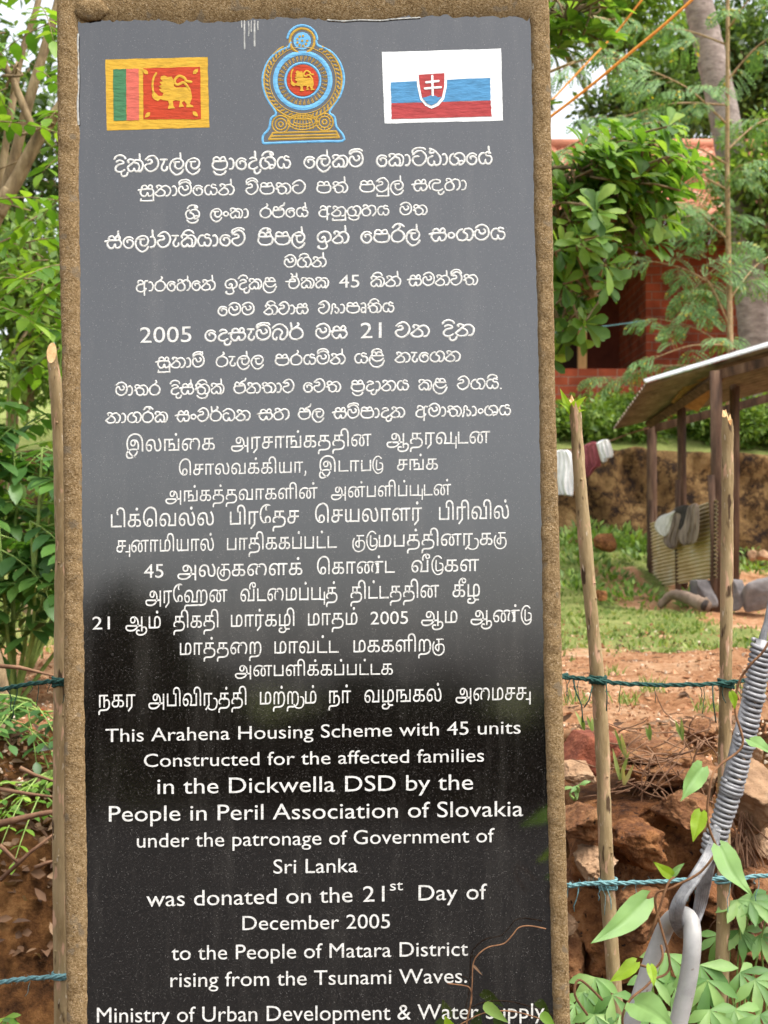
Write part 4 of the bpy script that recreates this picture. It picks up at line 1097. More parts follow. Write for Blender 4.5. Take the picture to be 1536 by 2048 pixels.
EXTRA = [(1128, 1215, 1618, 1690, 3.30, M_rock, 'reddish block at the left end of the largest boulder, against the stone', .6, 101), (1330, 1432, 1600, 1665, 3.32, M_rock, 'angular reddish stone just left of the lower coil', .5, 107), (1225, 1345, 1655, 1742, 3.28, M_rockd, 'broad brown stone above the teal rope, right of the slanting stake', .5, 113),
         (1235, 1340, 1800, 1880, 3.18, M_rock, 'reddish stone below the teal rope, left of the stay rod', .5, 119), (1400, 1470, 1770, 1840, 3.2, M_rockd, 'dark stone behind the stay rod, below the teal rope', .5, 127), (1160, 1235, 1708, 1762, 3.22, M_rockt, 'tan stone just above the teal rope beside the slanting stake', .4, 131), (1465, 1560, 1740, 1800, 3.3, M_rock, 'flat reddish stone at the right edge under the teal rope', .5, 137)]
for x0, x1, y0, y1, Y, m, l, bxy, sd in EXTRA:
    rock(x0, x1, y0, y1, Y, m, l, boxy=bxy, rough=.2, rot=U(-.15, .15), depth=.12, seed=sd)
# stones lying about the yard
for x0, x1, y0, y1, Y, m, l in ((1212, 1235, 1342, 1352, 6.9, M_rockd, 'small dark flat stone on the gravel right of the slanting stake'), (1283, 1296, 1405, 1427, 5.2, M_rockd, 'thin grey stone standing upright on the gravel'),
                                (1356, 1375, 1308, 1324, 8.2, M_rockt, 'pale stone at the edge of the grass'), (1265, 1272, 1345, 1352, 7, M_rockt, 'tiny pale stone on the gravel below the grass'),
                                (1428, 1440, 1300, 1308, 8.8, M_rockt, 'cream pebble by the upright stake on the path'), (1345, 1385, 1395, 1412, 5.6, M_rockd, 'grey slab sunk in the gravel under the green rope'),
                                (1296, 1318, 1332, 1342, 7.4, M_rockt, 'tan stone beside the fallen stick'), (1255, 1262, 1347, 1352, 7.1, M_rockt, 'white pebble near the grass edge')):
    rock(x0, x1, y0, y1, Y, m, l, boxy=.2, rough=.2, group='stones lying in the yard', cat='stone')

# dry roots and twigs over the rocks
mb = MB()
for k in range(120):
    if k < 70: c = P(U(1230, 1430), U(1455, 1600), U(3.38, 3.6))
    else: c = P(U(1455, 1510), U(1600, 1790), 3.35)
    L = U(.06, .22); d = rdir(-.9, .5); d.y *= .35; q = [c]
    if k >= 70: d = Vector((U(-.2, .5), U(-.1, .1), -1)); L = U(.12, .3)
    for i in range(5):
        d = (d + rdir() * .35).normalized(); q.append(q[-1] + d * L / 5)
    mb.tube(q, [.0026, .0024, .002, .0017, .0014, .0009], n=5)
o = mb.build('dry_roots', M_twig); tag(o, 'tangle of dry roots and twigs hanging over the rocks of the bank', 'roots', kind='stuff')
# ================================================================== shed, laundry, house
M_tin_u = noisy('weathered_tin', [(.3, (.10, .075, .055)), (.55, (.20, .155, .115)), (.8, (.32, .26, .2))], scale=5, stretch=(1, 1, 1), rough=.6, metallic=.2, bump=.2)
M_tin_y = noisy('yellowed_tin', [(.3, (.42, .31, .14)), (.5, (.58, .46, .25)), (.7, (.62, .56, .43))], scale=4, rough=.6, bump=.2)
M_tin_b = noisy('lit_tin_edge', [(.3, (.55, .56, .56)), (.7, (.8, .8, .8))], scale=9, rough=.4, metallic=.3)
M_sack = noisy('brown_sack', [(.3, (.08, .058, .045)), (.5, (.2, .15, .12)), (.7, (.34, .27, .21))], scale=14, stretch=(1, 1, .3), bump=.6)
M_sackw = noisy('white_sack', [(.3, (.5, .48, .44)), (.7, (.72, .7, .66))], scale=12, bump=.4)
M_sackd = noisy('dark_cloth', [(.3, (.018, .015, .014)), (.7, (.06, .05, .045))], scale=14)
M_clw = noisy('white_cloth', [(.3, (.62, .62, .62)), (.7, (.8, .8, .8))], scale=9)
M_clm = noisy('maroon_cloth', [(.3, (.16, .035, .045)), (.7, (.30, .085, .095))], scale=9)
M_cld = noisy('navy_cloth', [(.3, (.02, .022, .03)), (.7, (.06, .06, .07))], scale=9)
M_block = noisy('grey_block', [(.3, (.10, .09, .09)), (.7, (.24, .22, .21))], scale=6, bump=.5)
M_clay = noisy('clay_pipe', [(.3, (.13, .09, .065)), (.7, (.28, .2, .145))], scale=8, bump=.4)

shed = thing('tin_roof_shed', 'open timber shed with a sloping corrugated tin roof and a tin screen', 'shed', P(1380, 1200, 13.6))
SA, SB, SC, SD = P(1290, 768, 13.4), P(1720, 640, 11.6), P(1226, 858, 15.2), P(1700, 742, 13.4)
def corrugated(A, B, Cc, Dd, n, amp, across=True, m=40, th=.004):
    """sheet between corners A-B (one edge) and C-D (other edge); ribs run from AB to CD"""
    mb = MB(); nu = n * 8; nv = 6
    nrm = (B - A).cross(Cc - A).normalized()
    vs = []
    for j in range(nv + 1):
        for i in range(nu + 1):
            u = i / nu; v = j / nv
            p = (A * (1 - u) + B * u) * (1 - v) + (Cc * (1 - u) + Dd * u) * v
            vs.append(p + nrm * (amp * sin(2 * pi * n * u) + .006 * noise.noise(Vector((u * 9, v * 4, amp)))))
    fs = [(j * (nu + 1) + i, j * (nu + 1) + i + 1, (j + 1) * (nu + 1) + i + 1, (j + 1) * (nu + 1) + i) for j in range(nv) for i in range(nu)]
    b = len(vs)
    vs2 = [p + nrm * th for p in vs]
    mb.add(vs, fs); mb.add(vs2, [tuple(reversed(f)) for f in fs])
    rim = [i for i in range(nu + 1)] + [j * (nu + 1) + nu for j in range(1, nv + 1)] + [nv * (nu + 1) + i for i in range(nu - 1, -1, -1)] + [j * (nu + 1) for j in range(nv - 1, 0, -1)]
    mb.f += [(rim[k], rim[(k + 1) % len(rim)], rim[(k + 1) % len(rim)] + b, rim[k] + b) for k in range(len(rim))]; mb.m += [0] * len(rim)
    return mb
# ribs run along the slope edge A->B (seen as stepped left end)
roof = corrugated(SA, SC, SB, SD, 15, .022).build('roof', M_tin_u, shed)
mb = MB()
e0, e1 = SA + Vector((0, -.02, .02)), SB + Vector((0, -.02, .02))
mb.add([e0 + Vector((0, -.02, .0)), e1 + Vector((0, -.02, .0)), e1 + Vector((0, .10, .038)), e0 + Vector((0, .10, .038)), e0 + Vector((0, -.02, -.014)), e1 + Vector((0, -.02, -.014)), e1 + Vector((0, .10, .024)), e0 + Vector((0, .10, .024))],
       [(0, 1, 2, 3), (7, 6, 5, 4), (0, 4, 5, 1), (2, 6, 7, 3), (0, 3, 7, 4), (1, 5, 6, 2)])
mb.build('lit_roof_edge', M_tin_b, roof, smooth=False)  # pale strip paints the light caught along the roof sheet's edge
def post(px0, py0, px1, py1, Y0_, Y1_, w):
    a = P(px0, py0, Y0_); b = P(px1, py1, Y1_)
    b.z = min(b.z, H(b.x, b.y) - .05)
    mb = MB(); mb.tube([a, (a + b) / 2 + Vector((U(-.02, .02), 0, 0)), b], [w * .5, w * .5, w * .52], n=7, jit=.08)
    return mb.build('post', M_post, shed)
post(1304, 838, 1306, 1195, 15.0, 15.0, .125)
post(1363, 800, 1366, 1020, 14.2, 14.2, .10)
post(1432, 742, 1432, 1212, 12.7, 12.7, .125)
post(1302, 1000, 1304, 1198, 14.7, 14.7, .07)
post(1356, 960, 1357, 1190, 13.8, 13.8, .06)
post(1422, 950, 1427, 1215, 12.62, 12.62, .07)
post(1470, 700, 1468, 1210, 13.6, 13.6, .11)
post(1640, 660, 1640, 1230, 12.0, 12.0, .12)
mb = MB()
mb.beam(P(1300, 846, 14.9), P(1440, 752, 12.72), .09, .1); mb.beam(P(1290, 862, 15.05), P(1560, 790, 14.3), .09, .09); mb.beam(P(1428, 752, 12.75), P(1660, 690, 12.0), .09, .1)
mb.build('rafter', M_post, shed, smooth=False)
mb = MB(); mb.beam(P(1370, 812, 13.9), P(1418, 752, 13.2), .30, .03); mb.build('board', M_wood, shed, smooth=False)
T0, T1, T2, T3 = P(1302, 1046, 14.65), P(1434, 998, 12.55), P(1309, 1176, 14.65), P(1433, 1156, 12.55)
scr = corrugated(T0, T2, T1, T3, 19, .013, th=.003)
scr.build('tin_screen', M_tin_y, shed)
# sacks over the screen
def drape(name, pts, Y0_, Y1_, m, label, cat, sag=.05, thick=.05, group=None, folds=5):
    """cloth hanging as an outline of pixels with folds and thickness"""
    from mathutils.geometry import tessellate_polygon
    poly_ = [tuple(p) for p in spline([*pts, pts[0]], 4)][:-1]
    x0 = min(p[0] for p in poly_); x1 = max(p[0] for p in poly_); y0 = min(p[1] for p in poly_); y1 = max(p[1] for p in poly_)
    nx_, ny_ = 32, 22
    def xr(y):
        xs_ = []
        for a, b in zip(poly_, poly_[1:] + poly_[:1]):
            if (a[1] > y) != (b[1] > y): xs_.append(a[0] + (b[0] - a[0]) * (y - a[1]) / (b[1] - a[1]))
        return (min(xs_), max(xs_)) if len(xs_) > 1 else None
    mb = MB(); front = []; back = []
    for j in range(ny_ + 1):
        y = y0 + (y1 - y0) * (.01 + .98 * j / ny_); r = xr(y) or (x0, x1)
        for i in range(nx_ + 1):
            u = i / nx_; x = r[0] + (r[1] - r[0]) * u
            Y = Y0_ + (Y1_ - Y0_) * (x - x0) / (x1 - x0)
            f = sag * (.6 * noise.noise(Vector((u * folds, j / ny_ * 1.2, x0 * .1))) + .5 * abs(sin(u * folds * 2.2 + 1.6 * noise.noise(Vector((u * 2, j / ny_ * 2, x0))) + x0)) - .25) * (.3 + .7 * j / ny_)
            edge = sin(pi * u) ** .5
            front.append(P(x, y, Y - thick * edge + f)); back.append(P(x, y, Y + .01 + f))
    W_ = nx_ + 1
    fs = [(j * W_ + i, j * W_ + i + 1, (j + 1) * W_ + i + 1, (j + 1) * W_ + i) for j in range(ny_) for i in range(nx_)]
    mb.add(front, fs); mb.add(back, [tuple(reversed(f)) for f in fs])
    b = len(front)
    rim = [i for i in range(W_)] + [j * W_ + nx_ for j in range(1, ny_ + 1)] + [ny_ * W_ + i for i in range(nx_ - 1, -1, -1)] + [j * W_ for j in range(ny_ - 1, 0, -1)]
    mb.f += [(rim[k], rim[k] + b, rim[(k + 1) % len(rim)] + b, rim[(k + 1) % len(rim)]) for k in range(len(rim))]; mb.m += [0] * len(rim)
    o = mb.build(name, m); tag(o, label, cat, group); return o
SG = 'things hung over the tin screen'
drape('white_sack', [(1338, 1026), (1352, 1022), (1346, 1050), (1334, 1072), (1318, 1068), (1309, 1052), (1318, 1034)], 14.1, 13.6, M_sackw, 'white sack slung over the left end of the tin screen', 'sack', .05, .12, SG)
drape('striped_sack', [(1346, 1018), (1362, 1014), (1366, 1050), (1356, 1092), (1340, 1098), (1326, 1080), (1338, 1050)], 13.9, 13.35, M_sack, 'long brown striped cloth hanging between the white sack and the dark one', 'cloth', .08, .06, SG, 8)
drape('dark_cloth', [(1352, 1014), (1378, 1010), (1380, 1034), (1364, 1062), (1356, 1052), (1360, 1030), (1350, 1024)], 13.5, 13.2, M_sackd, 'almost black cloth hung between two brown sacks', 'cloth', .04, .05, SG)
drape('brown_sack', [(1376, 1012), (1396, 1008), (1399, 1050), (1392, 1084), (1366, 1090), (1356, 1072), (1368, 1046)], 13.3, 12.75, M_sack, 'dark brown sack, rightmost of those over the tin screen', 'sack', .09, .09, SG)
# laundry
ln = [P(1060, 918, 15.6), P(1120, 906, 15.4), P(1180, 893, 15.2), P(1225, 880, 15.0), P(1262, 866, 14.95), P(1300, 856, 14.95)]
mb = MB(); mb.tube(spline([tuple(p) for p in ln], 8), .008, n=5)
o = mb.build('clothes_line', M_twig); tag(o, 'thin clothes line running to the back post of the shed', 'clothes line')
LG = 'washing on the line'
drape('white_shirt', [(1106, 902), (1136, 900), (1146, 920), (1146, 990), (1138, 984), (1124, 990), (1110, 985), (1104, 950)], 15.4, 15.3, M_clw, 'long white garment hanging nearest to the memorial stone', 'garment', .10, .04, LG, 6)
drape('navy_cloth', [(1158, 898), (1170, 894), (1172, 930), (1172, 985), (1164, 980), (1160, 940)], 15.3, 15.27, M_cld, 'narrow dark cloth hung behind the slanting stake', 'garment', .05, .03, LG)
drape('maroon_towel', [(1164, 893), (1194, 884), (1202, 930), (1192, 936), (1182, 950), (1172, 956), (1166, 940)], 15.2, 15.1, M_clm, 'maroon towel on the clothes line', 'garment', .08, .04, LG, 5)
drape('white_towel', [(1192, 886), (1216, 879), (1227, 911), (1216, 916), (1214, 922), (1204, 925), (1198, 908)], 15.08, 15.0, M_clw, 'small white towel nearest to the shed', 'garment', .07, .04, LG, 5)
# things on the ground by the shed
def gthing(o, label, cat, group=None): return tag(o, label, cat, group)
rock(1386, 1436, 1160, 1216, 12.6, M_block, 'dark grey block behind the shed post, under the tin screen', name='concrete_block', boxy=1.0, rough=.05, depth=.12, cat='block', group='blocks by the shed')
rock(1462, 1492, 1160, 1222, 12.0, M_block, 'grey block standing right of the upright stake', name='concrete_block', boxy=1.0, rough=.05, depth=.12, cat='block', group='blocks by the shed')
rock(1490, 1560, 1158, 1222, 11.9, M_block, 'larger grey block leaning at the right edge of the yard', name='concrete_block', boxy=1.0, rough=.05, rot=-.15, depth=.12, cat='block', group='blocks by the shed')
rock(1497, 1516, 1100, 1122, 15.2, M_rockt, 'left white stone of the pair on the bank beyond the shed', boxy=.1, rough=.12, group='pale stones beyond the shed', cat='stone')
rock(1514, 1538, 1100, 1122, 15.1, M_rockt, 'rounder white stone of the pair on the bank beyond the shed', boxy=.1, rough=.12, group='pale stones beyond the shed', cat='stone')
rock(1535, 1552, 1104, 1124, 15.2, M_rockt, 'pale stone half out of view beyond the shed', boxy=.1, rough=.12, group='pale stones beyond the shed', cat='stone')
rock(1190, 1236, 1066, 1106, 14.4, M_rockd, 'round brown stone in the grass of the slope', boxy=.1, rough=.12, group='stones lying in the yard', cat='stone')
rock(1190, 1220, 1180, 1205, 12.0, M_rockd, 'weathered brown stone in the grass right of the slanting stake', boxy=.2, rough=.2, group='stones lying in the yard', cat='stone')
mb = MB(); a, b = P(1330, 1188, 12.9), P(1408, 1218, 12.2)
a = P(1320, 1205, 12.9)
pts = spline([tuple(P(1318, 1212, 12.9)), tuple(P(1345, 1190, 12.8)), tuple(P(1375, 1195, 12.5)), tuple(P(1408, 1210, 12.1))], 6)
mb.tube(pts, [.035 + .035 * i / (len(pts) - 1) for i in range(len(pts))], n=12, jit=.16)
o = mb.build('log', M_clay); tag(o, 'grey brown log lying under the tin screen with its hollow end forward', 'log')
mb = MB(); mb.tube([Vector(pts[-1]) + Vector((.004, -.002, 0)), Vector(pts[-1]) + Vector((.012, -.012, -.004))], .055, n=12); mb.build('hollow_shade', M_sackd, o)  # dark plug paints the shade inside the hollow
mb = MB(); mb.tube([P(1245, 1311, 8.0), P(1290, 1316, 7.9), P(1335, 1322, 7.8)], [.012, .014, .011], n=6, jit=.15)
o = mb.build('fallen_stick', M_wood); tag(o, 'dry yellowish stick lying at the edge of the grass', 'stick', 'sticks on the ground')
mb = MB(); mb.tube([P(1310, 1338, 7.2), P(1330, 1336, 7.2), P(1352, 1326, 7.3)], [.012, .018, .014], n=6, jit=.15)
o = mb.build('fallen_stick', M_twig); tag(o, 'short grey stick beside the pale stone in the gravel', 'stick', 'sticks on the ground')

# ------------------------------------------------------------------ brick house
def brickmat(name, sx, sz, c1, c2, mortar, msz=.018):
    m, nt, bs, out = nmat(name)
    tc = nd(nt, 'ShaderNodeTexCoord')
    sp = nd(nt, 'ShaderNodeSeparateXYZ'); nt.links.new(tc.outputs['Object'], sp.inputs[0])
    ad = nd(nt, 'ShaderNodeMath', operation='ADD'); nt.links.new(sp.outputs[0], ad.inputs[0]); nt.links.new(sp.outputs[1], ad.inputs[1])
    cb = nd(nt, 'ShaderNodeCombineXYZ'); nt.links.new(ad.outputs[0], cb.inputs[0]); nt.links.new(sp.outputs[2], cb.inputs[1])
    bt = nd(nt, 'ShaderNodeTexBrick')
    bt.inputs['Scale'].default_value = 1; bt.inputs['Brick Width'].default_value = sx; bt.inputs['Row Height'].default_value = sz
    bt.inputs['Mortar Size'].default_value = msz * .45; bt.inputs['Mortar Smooth'].default_value = .25; bt.inputs['Bias'].default_value = 0
    bt.inputs['Color1'].default_value = (*c1, 1); bt.inputs['Color2'].default_value = (*c2, 1); bt.inputs['Mortar'].default_value = (*mortar, 1)
    n2 = nd(nt, 'ShaderNodeTexNoise'); n2.inputs['Scale'].default_value = 4; n2.inputs['Detail'].default_value = 4
    nt.links.new(tc.outputs['Object'], n2.inputs['Vector'])
    va = nd(nt, 'ShaderNodeVectorMath', operation='MULTIPLY_ADD'); va.inputs[1].default_value = (.03, .03, 0)
    nt.links.new(n2.outputs['Color'], va.inputs[0]); nt.links.new(cb.outputs[0], va.inputs[2])
    nt.links.new(va.outputs[0], bt.inputs['Vector'])
    n = nd(nt, 'ShaderNodeTexNoise'); n.inputs['Scale'].default_value = 3; n.inputs['Detail'].default_value = 8
    nt.links.new(tc.outputs['Object'], n.inputs['Vector'])
    r = ramp(nt, [(.3, (.55, .5, .5)), (.7, (1.25, 1.2, 1.15))]); nt.links.new(n.outputs['Fac'], r.inputs[0])
    mx = nd(nt, 'ShaderNodeMix', data_type='RGBA', blend_type='MULTIPLY'); mx.inputs[0].default_value = 1
    nt.links.new(bt.outputs['Color'], mx.inputs[6]); nt.links.new(r.outputs[0], mx.inputs[7])
    nt.links.new(mx.outputs[2], bs.inputs['Base Color']); bs.inputs['Roughness'].default_value = .9; bs.inputs['Specular IOR Level'].default_value = .15
    b = nd(nt, 'ShaderNodeBump'); b.inputs['Strength'].default_value = .8; b.inputs['Distance'].default_value = .02; b.invert = True
    nt.links.new(bt.outputs['Fac'], b.inputs['Height']); nt.links.new(b.outputs[0], bs.inputs['Normal'])
    return m
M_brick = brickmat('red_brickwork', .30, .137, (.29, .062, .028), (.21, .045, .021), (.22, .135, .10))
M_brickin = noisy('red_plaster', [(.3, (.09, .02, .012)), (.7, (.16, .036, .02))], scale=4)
M_tile = leafmat('clay_roof_tiles', [(0, (.20, .055, .03)), (.35, (.40, .14, .085)), (.7, (.55, .24, .16)), (1, (.66, .42, .32))], rough=.85, trans=0, spec=.15)
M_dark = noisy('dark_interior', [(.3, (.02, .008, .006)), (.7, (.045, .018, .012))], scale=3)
FL = 3.05
hx0, hx1 = -1.5, 10.5
house = thing('brick_house', 'red brick house with a clay tile roof and a low veranda wall behind the trees', 'house', (4.0, 21.5, FL))
mb = MB()
def bx(x0, x1, y0, y1, z0, z1): mb.box(((x0 + x1) / 2, (y0 + y1) / 2, (z0 + z1) / 2), (x1 - x0, y1 - y0, z1 - z0))
VX = P(1292, 700, 21.0).x                       # where the veranda recess ends
bx(VX, hx1, 21.0, 25.4, FL, 6.1)
mb.build('wall', M_brick, house, smooth=False)
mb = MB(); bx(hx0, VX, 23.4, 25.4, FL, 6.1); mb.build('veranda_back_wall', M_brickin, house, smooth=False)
mb = MB(); bx(hx0, VX, 19.95, 20.15, FL - .4, P(1200, 738, 20).z); bx(VX + .004, VX + 2.4, 19.95, 20.15, FL - .4, P(1200, 738, 20).z - .004)
mb.build('parapet', M_brick, house, smooth=False)
def dist_post(px):
    p = P(px, 700, 20.05)
    m_ = MB(); m_.beam((p.x, 20.05, P(1200, 738, 20).z), (p.x, 20.05, 6.15), .13, .13); m_.build('veranda_post', M_wood, house, smooth=False)
for px in (1164, 900, 640): dist_post(px)
mb = MB(); mb.beam((hx0, 20.3, 6.16), (VX, 20.3, 6.16), .12, .16); mb.build('eaves_beam', M_post, house, smooth=False)
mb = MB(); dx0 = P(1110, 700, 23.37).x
bx(dx0 - .5, dx0 + .55, 23.34, 23.398, FL, FL + 2.05); wn_ = mb.build('dark_opening', M_dark, house, smooth=False)  # dark sheet paints the shade inside the wall opening
# roof of tile courses
mb = MB()
ez, rz, ey, ry = 6.25, 8.75, 19.6, 24.6
rows, colsn = 19, 62
for side in (0, 1):
    for k in range(rows):
        t0, t1 = k / rows, (k + 1.25) / rows
        for c in range(colsn):
            xa = hx0 - .5 + (hx1 + 1.0 - hx0) * c / colsn; xb = hx0 - .5 + (hx1 + 1.0 - hx0) * (c + 1) / colsn; xm = (xa + xb) / 2
            def pt(x, t, h):
                y = ey + (ry - ey) * t if side == 0 else 2 * ry - (ey + (ry - ey) * t)
                return (x, y, ez + (rz - ez) * t + h)
            j = U(0, .018)
            mb.add([pt(xa, t0, .03 + j), pt(xm, t0, .085 + j), pt(xb, t0, .03 + j), pt(xb, t1, .0 + j), pt(xm, t1, .05 + j), pt(xa, t1, .0 + j), pt(xa, t0, -.02), pt(xb, t0, -.02)],
                   [(0, 1, 4, 5), (1, 2, 3, 4), (6, 7, 2, 1), (6, 1, 0)])
roof = mb.build('roof', M_tile, house, smooth=False)
mb = MB(); mb.tube([(hx0 - .5, ry, rz + .06), (hx1 + .5, ry, rz + .06)], .12, n=8); mb.build('ridge_tiles', M_tile, roof)
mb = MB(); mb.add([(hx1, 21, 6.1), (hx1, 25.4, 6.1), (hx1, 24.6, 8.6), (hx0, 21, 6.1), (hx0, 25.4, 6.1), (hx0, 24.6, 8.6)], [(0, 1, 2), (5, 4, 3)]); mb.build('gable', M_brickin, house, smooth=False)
# washing line of the house, thin green
mb = MB(); mb.tube(spline([tuple(P(1060, 672, 19.9)), tuple(P(1150, 660, 19.9)), tuple(P(1230, 650, 19.9)), tuple(P(1300, 640, 19.9))], 6), .010, n=5)
o = mb.build('veranda_line', M_ropet); tag(o, 'thin teal line strung along the veranda of the brick house', 'line')

# orange cords overhead
mb = MB(); mb.tube(spline([tuple(P(1020, 292, 5.4)), tuple(P(1140, 204, 5.3)), tuple(P(1258, 108, 5.2)), tuple(P(1388, -4, 5.1)), tuple(P(1700, -300, 4.9))], 10), .0062, n=8)
o = mb.build('orange_cord', M_orange); tag(o, 'taut bright orange cord slanting up in front of the trees, the thicker of two', 'cord', 'orange cords')
mb = MB(); mb.tube(spline([tuple(P(1090, 215, 8.2)), tuple(P(1172, 128, 8.2)), tuple(P(1235, 62, 8.2)), tuple(P(1300, -20, 8.1)), tuple(P(1500, -260, 8))], 10), .0062, n=8)
o = mb.build('orange_cord', M_orange); tag(o, 'thinner orange cord half hidden by the leaves beside the stone', 'cord', 'orange cords')
# ================================================================== plants
def limb(mb, pts, r0, r1, n=8, jit=.04):
    q = spline([tuple(p) for p in pts], 6)
    mb.tube(q, [r0 + (r1 - r0) * i / (len(q) - 1) for i in range(len(q))], n=n, jit=jit)
    return [Vector(p) for p in q]
OBOV = ((.0, .05), (.2, .3), (.45, .7), (.7, 1.0), (.88, .8), (1., .12))
def rosette(mb, c, d, n, L, W, prof, spread=.9):
    d = d.normalized()
    u = d.orthogonal().normalized(); v = d.cross(u)
    a0 = U(0, 6.28)
    for k in range(n):
        a = a0 + 2 * pi * k / n + U(-.3, .3)
        ld = (d * U(.15, .8) + (u * cos(a) + v * sin(a)) * spread).normalized()
        mb.leaf(c + ld * .01, ld, (d + Vector((0, 0, .7)) + rdir() * .3).normalized(), L * U(.6, 1.1), W * U(.75, 1.1), fold=U(.08, .2), curl=U(.05, .4), prof=prof)

# --- broad leaved tree right of the stone
t = thing('broadleaf_tree', 'glossy broad leaved tree close behind the right side of the stone', 'tree', (P(985, 1000, 6.9).x, 6.9, H(P(985, 1000, 6.9).x, 6.9)))
tb = Vector(t.location)
mb = MB()
tr = [tb, tb + Vector((.03, 0, .8)), P(1000, 700, 6.9), P(1010, 420, 6.9), P(1040, 150, 6.9), P(1060, -60, 6.9)]
limb(mb, tr, .075, .03, 10)
tw = []
def branch_to(a, tgt, r):
    mid = (a + tgt) / 2 + rdir() * .1 + Vector((0, 0, .06))
    limb(mb, [a, mid, tgt], r, .006, 6)
cl = MB()
spec = [((1145, 520), (80, 165), .6, 62), ((1265, 360), (150, 100), .55, 82), ((1130, 30), (150, 85), .5, 40), ((1175, 375), (85, 60), .5, 26), ((980, 300), (150, 280), .6, 34), ((1240, 450), (90, 80), .4, 22), ((1110, 660), (50, 60), .3, 9)]
for (cx, cy), (rx, ry_), ryd, n_ in spec:
    cc = P(cx, cy, 6.7)
    hubs = []
    for k in range(4):
        h = cc + Vector((U(-.6, .5) * rx * 6.7 / F, U(-.1, .4), U(-.5, .5) * ry_ * 6.7 / F)); hubs.append(h)
        branch_to(min([Vector(p) for p in tr[2:]], key=lambda p: (p - h).length), h, .018)
    for k in range(n_):
        q = rdir() * (random.random() ** .45)
        c = cc + Vector((q.x * rx * 6.7 / F, q.y * ryd, q.z * ry_ * 6.7 / F))
        d = (c - P(1010, 480, 6.8)).normalized() + Vector((0, -.15, .35)) + rdir() * .4
        rosette(cl, c, d, random.randint(6, 9), .142, .060, OBOV)
        sub = min(hubs, key=lambda h: (h - c).length)
        branch_to(sub, c, .006)
mb.build('trunk', M_bark, t); cl.build('foliage', L_broad, t)

# --- feathery saplings
def bipinnate(lb, sb, c, d, size):
    """a drooping twice divided leaf: a rachis with feather like pinnae"""
    d = d.normalized(); side = d.cross(Vector((0, 0, 1)))
    if side.length < .1: side = Vector((1, 0, 0))
    side.normalize()
    q = [c]; dd = d.copy()
    for i in range(4):
        dd = (dd + Vector((0, 0, -.16))).normalized(); q.append(q[-1] + dd * size * .14)
    sb.tube(q, [.004, .0035, .003, .002, .0015], n=4)
    for i in range(1, 5):
        for s_ in (-1, 1):
            pd = (side * s_ * U(.8, 1.1) + dd * U(.3, .8) + Vector((0, 0, U(-.1, .35)))).normalized()
            p = q[i].copy(); L = size * U(.42, .62) * (1 - .08 * i)
            m = 9; vw = Vector((U(-.4, .4), -.9, U(.3, .7)))
            for j in range(m):
                pd = (pd + Vector((0, 0, -.13))).normalized()
                p2 = p + pd * L / m
                w = size * .088 * sin(pi * (j + 1.2) / (m + 1.6))
                sd = pd.cross(vw).normalized()
                up = sd.cross(pd)
                for e in (-1, 1):
                    b = p + pd * L / m * .5
                    dl = (sd * e * 1.0 + pd * .55 - up * .12).normalized()
                    ww = L / m * .46
                    lb.add([b, b + dl * w * .5 - pd * ww, b + dl * w, b + dl * w * .5 + pd * ww], [(0, 1, 2, 3)])
                p = p2
def sapling(name, label, trunk, r0, branches, Y, size, grp):
    base = Vector(trunk[0]); base.z = H(base.x, base.y)
    t = thing(name, label, 'tree', base, grp)
    sb = MB(); lb = MB()
    limb(sb, [base - Vector((0, 0, .05))] + [Vector(p) for p in trunk], r0, r0 * .45, 9, .03)
    for (a, b, nl) in branches:
        A = P(*a, Y); B = P(*b, Y + U(-.7, .7))
        mid = (A + B) / 2 + Vector((0, 0, .08 * (B - A).length))
        q = limb(sb, [A, mid, B], r0 * .3, .006, 6, .02)
        for k in range(nl):
            i = int(len(q) * (.3 + .65 * k / max(1, nl - 1)) - .01); c = q[max(0, min(i, len(q) - 1))]
            d = (B - A).normalized() * U(.2, .9) + rdir(-.3, .5) * .9
            bipinnate(lb, sb, c, d, size * U(.7, 1.15))
    sb.build('trunk', M_stake, t); lb.build('foliage', L_feath, t)
    return t
sapling('feathery_tree', 'slender feathery leaved tree with a thin straight trunk behind the tin roof', [P(1463, 850, 15.6), P(1460, 650, 15.6), P(1455, 400, 15.6), P(1455, 180, 15.6), P(1456, -80, 15.6)], .046,
        [((1459, 700), (1330, 640), 5), ((1458, 650), (1400, 540), 4), ((1457, 590), (1290, 520), 6), ((1458, 690), (1300, 720), 5), ((1457, 480), (1300, 390), 6), ((1458, 600), (1560, 500), 5), ((1455, 250), (1300, 140), 7),
         ((1455, 300), (1570, 230), 5), ((1455, 160), (1560, 60), 5), ((1455, 60), (1540, -40), 4), ((1460, 740), (1220, 760), 5), ((1456, 380), (1260, 320), 5), ((1457, 520), (1370, 600), 5), ((1455, 210), (1230, 240), 5), ((1455, 90), (1280, 60), 5), ((1456, 330), (1330, 285), 6), ((1457, 440), (1350, 450), 5), ((1456, 370), (1480, 330), 4), ((1457, 500), (1440, 460), 4)], 15.6, .74, 'feathery trees')
sapling('feathery_tree', 'feathery branch bearing tree leaning in from the upper left of the orange cord', [P(1080, 800, 9.5), P(1075, 400, 9.5), P(1085, 100, 9.5), P(1110, -100, 9.5)], .04,
        [((1085, 150), (1250, 120), 6), ((1080, 330), (1280, 250), 4), ((1090, 60), (1220, 40), 4), ((1080, 400), (1000, 300), 4), ((1085, 120), (980, 30), 4)], 9.5, .46, 'feathery trees')

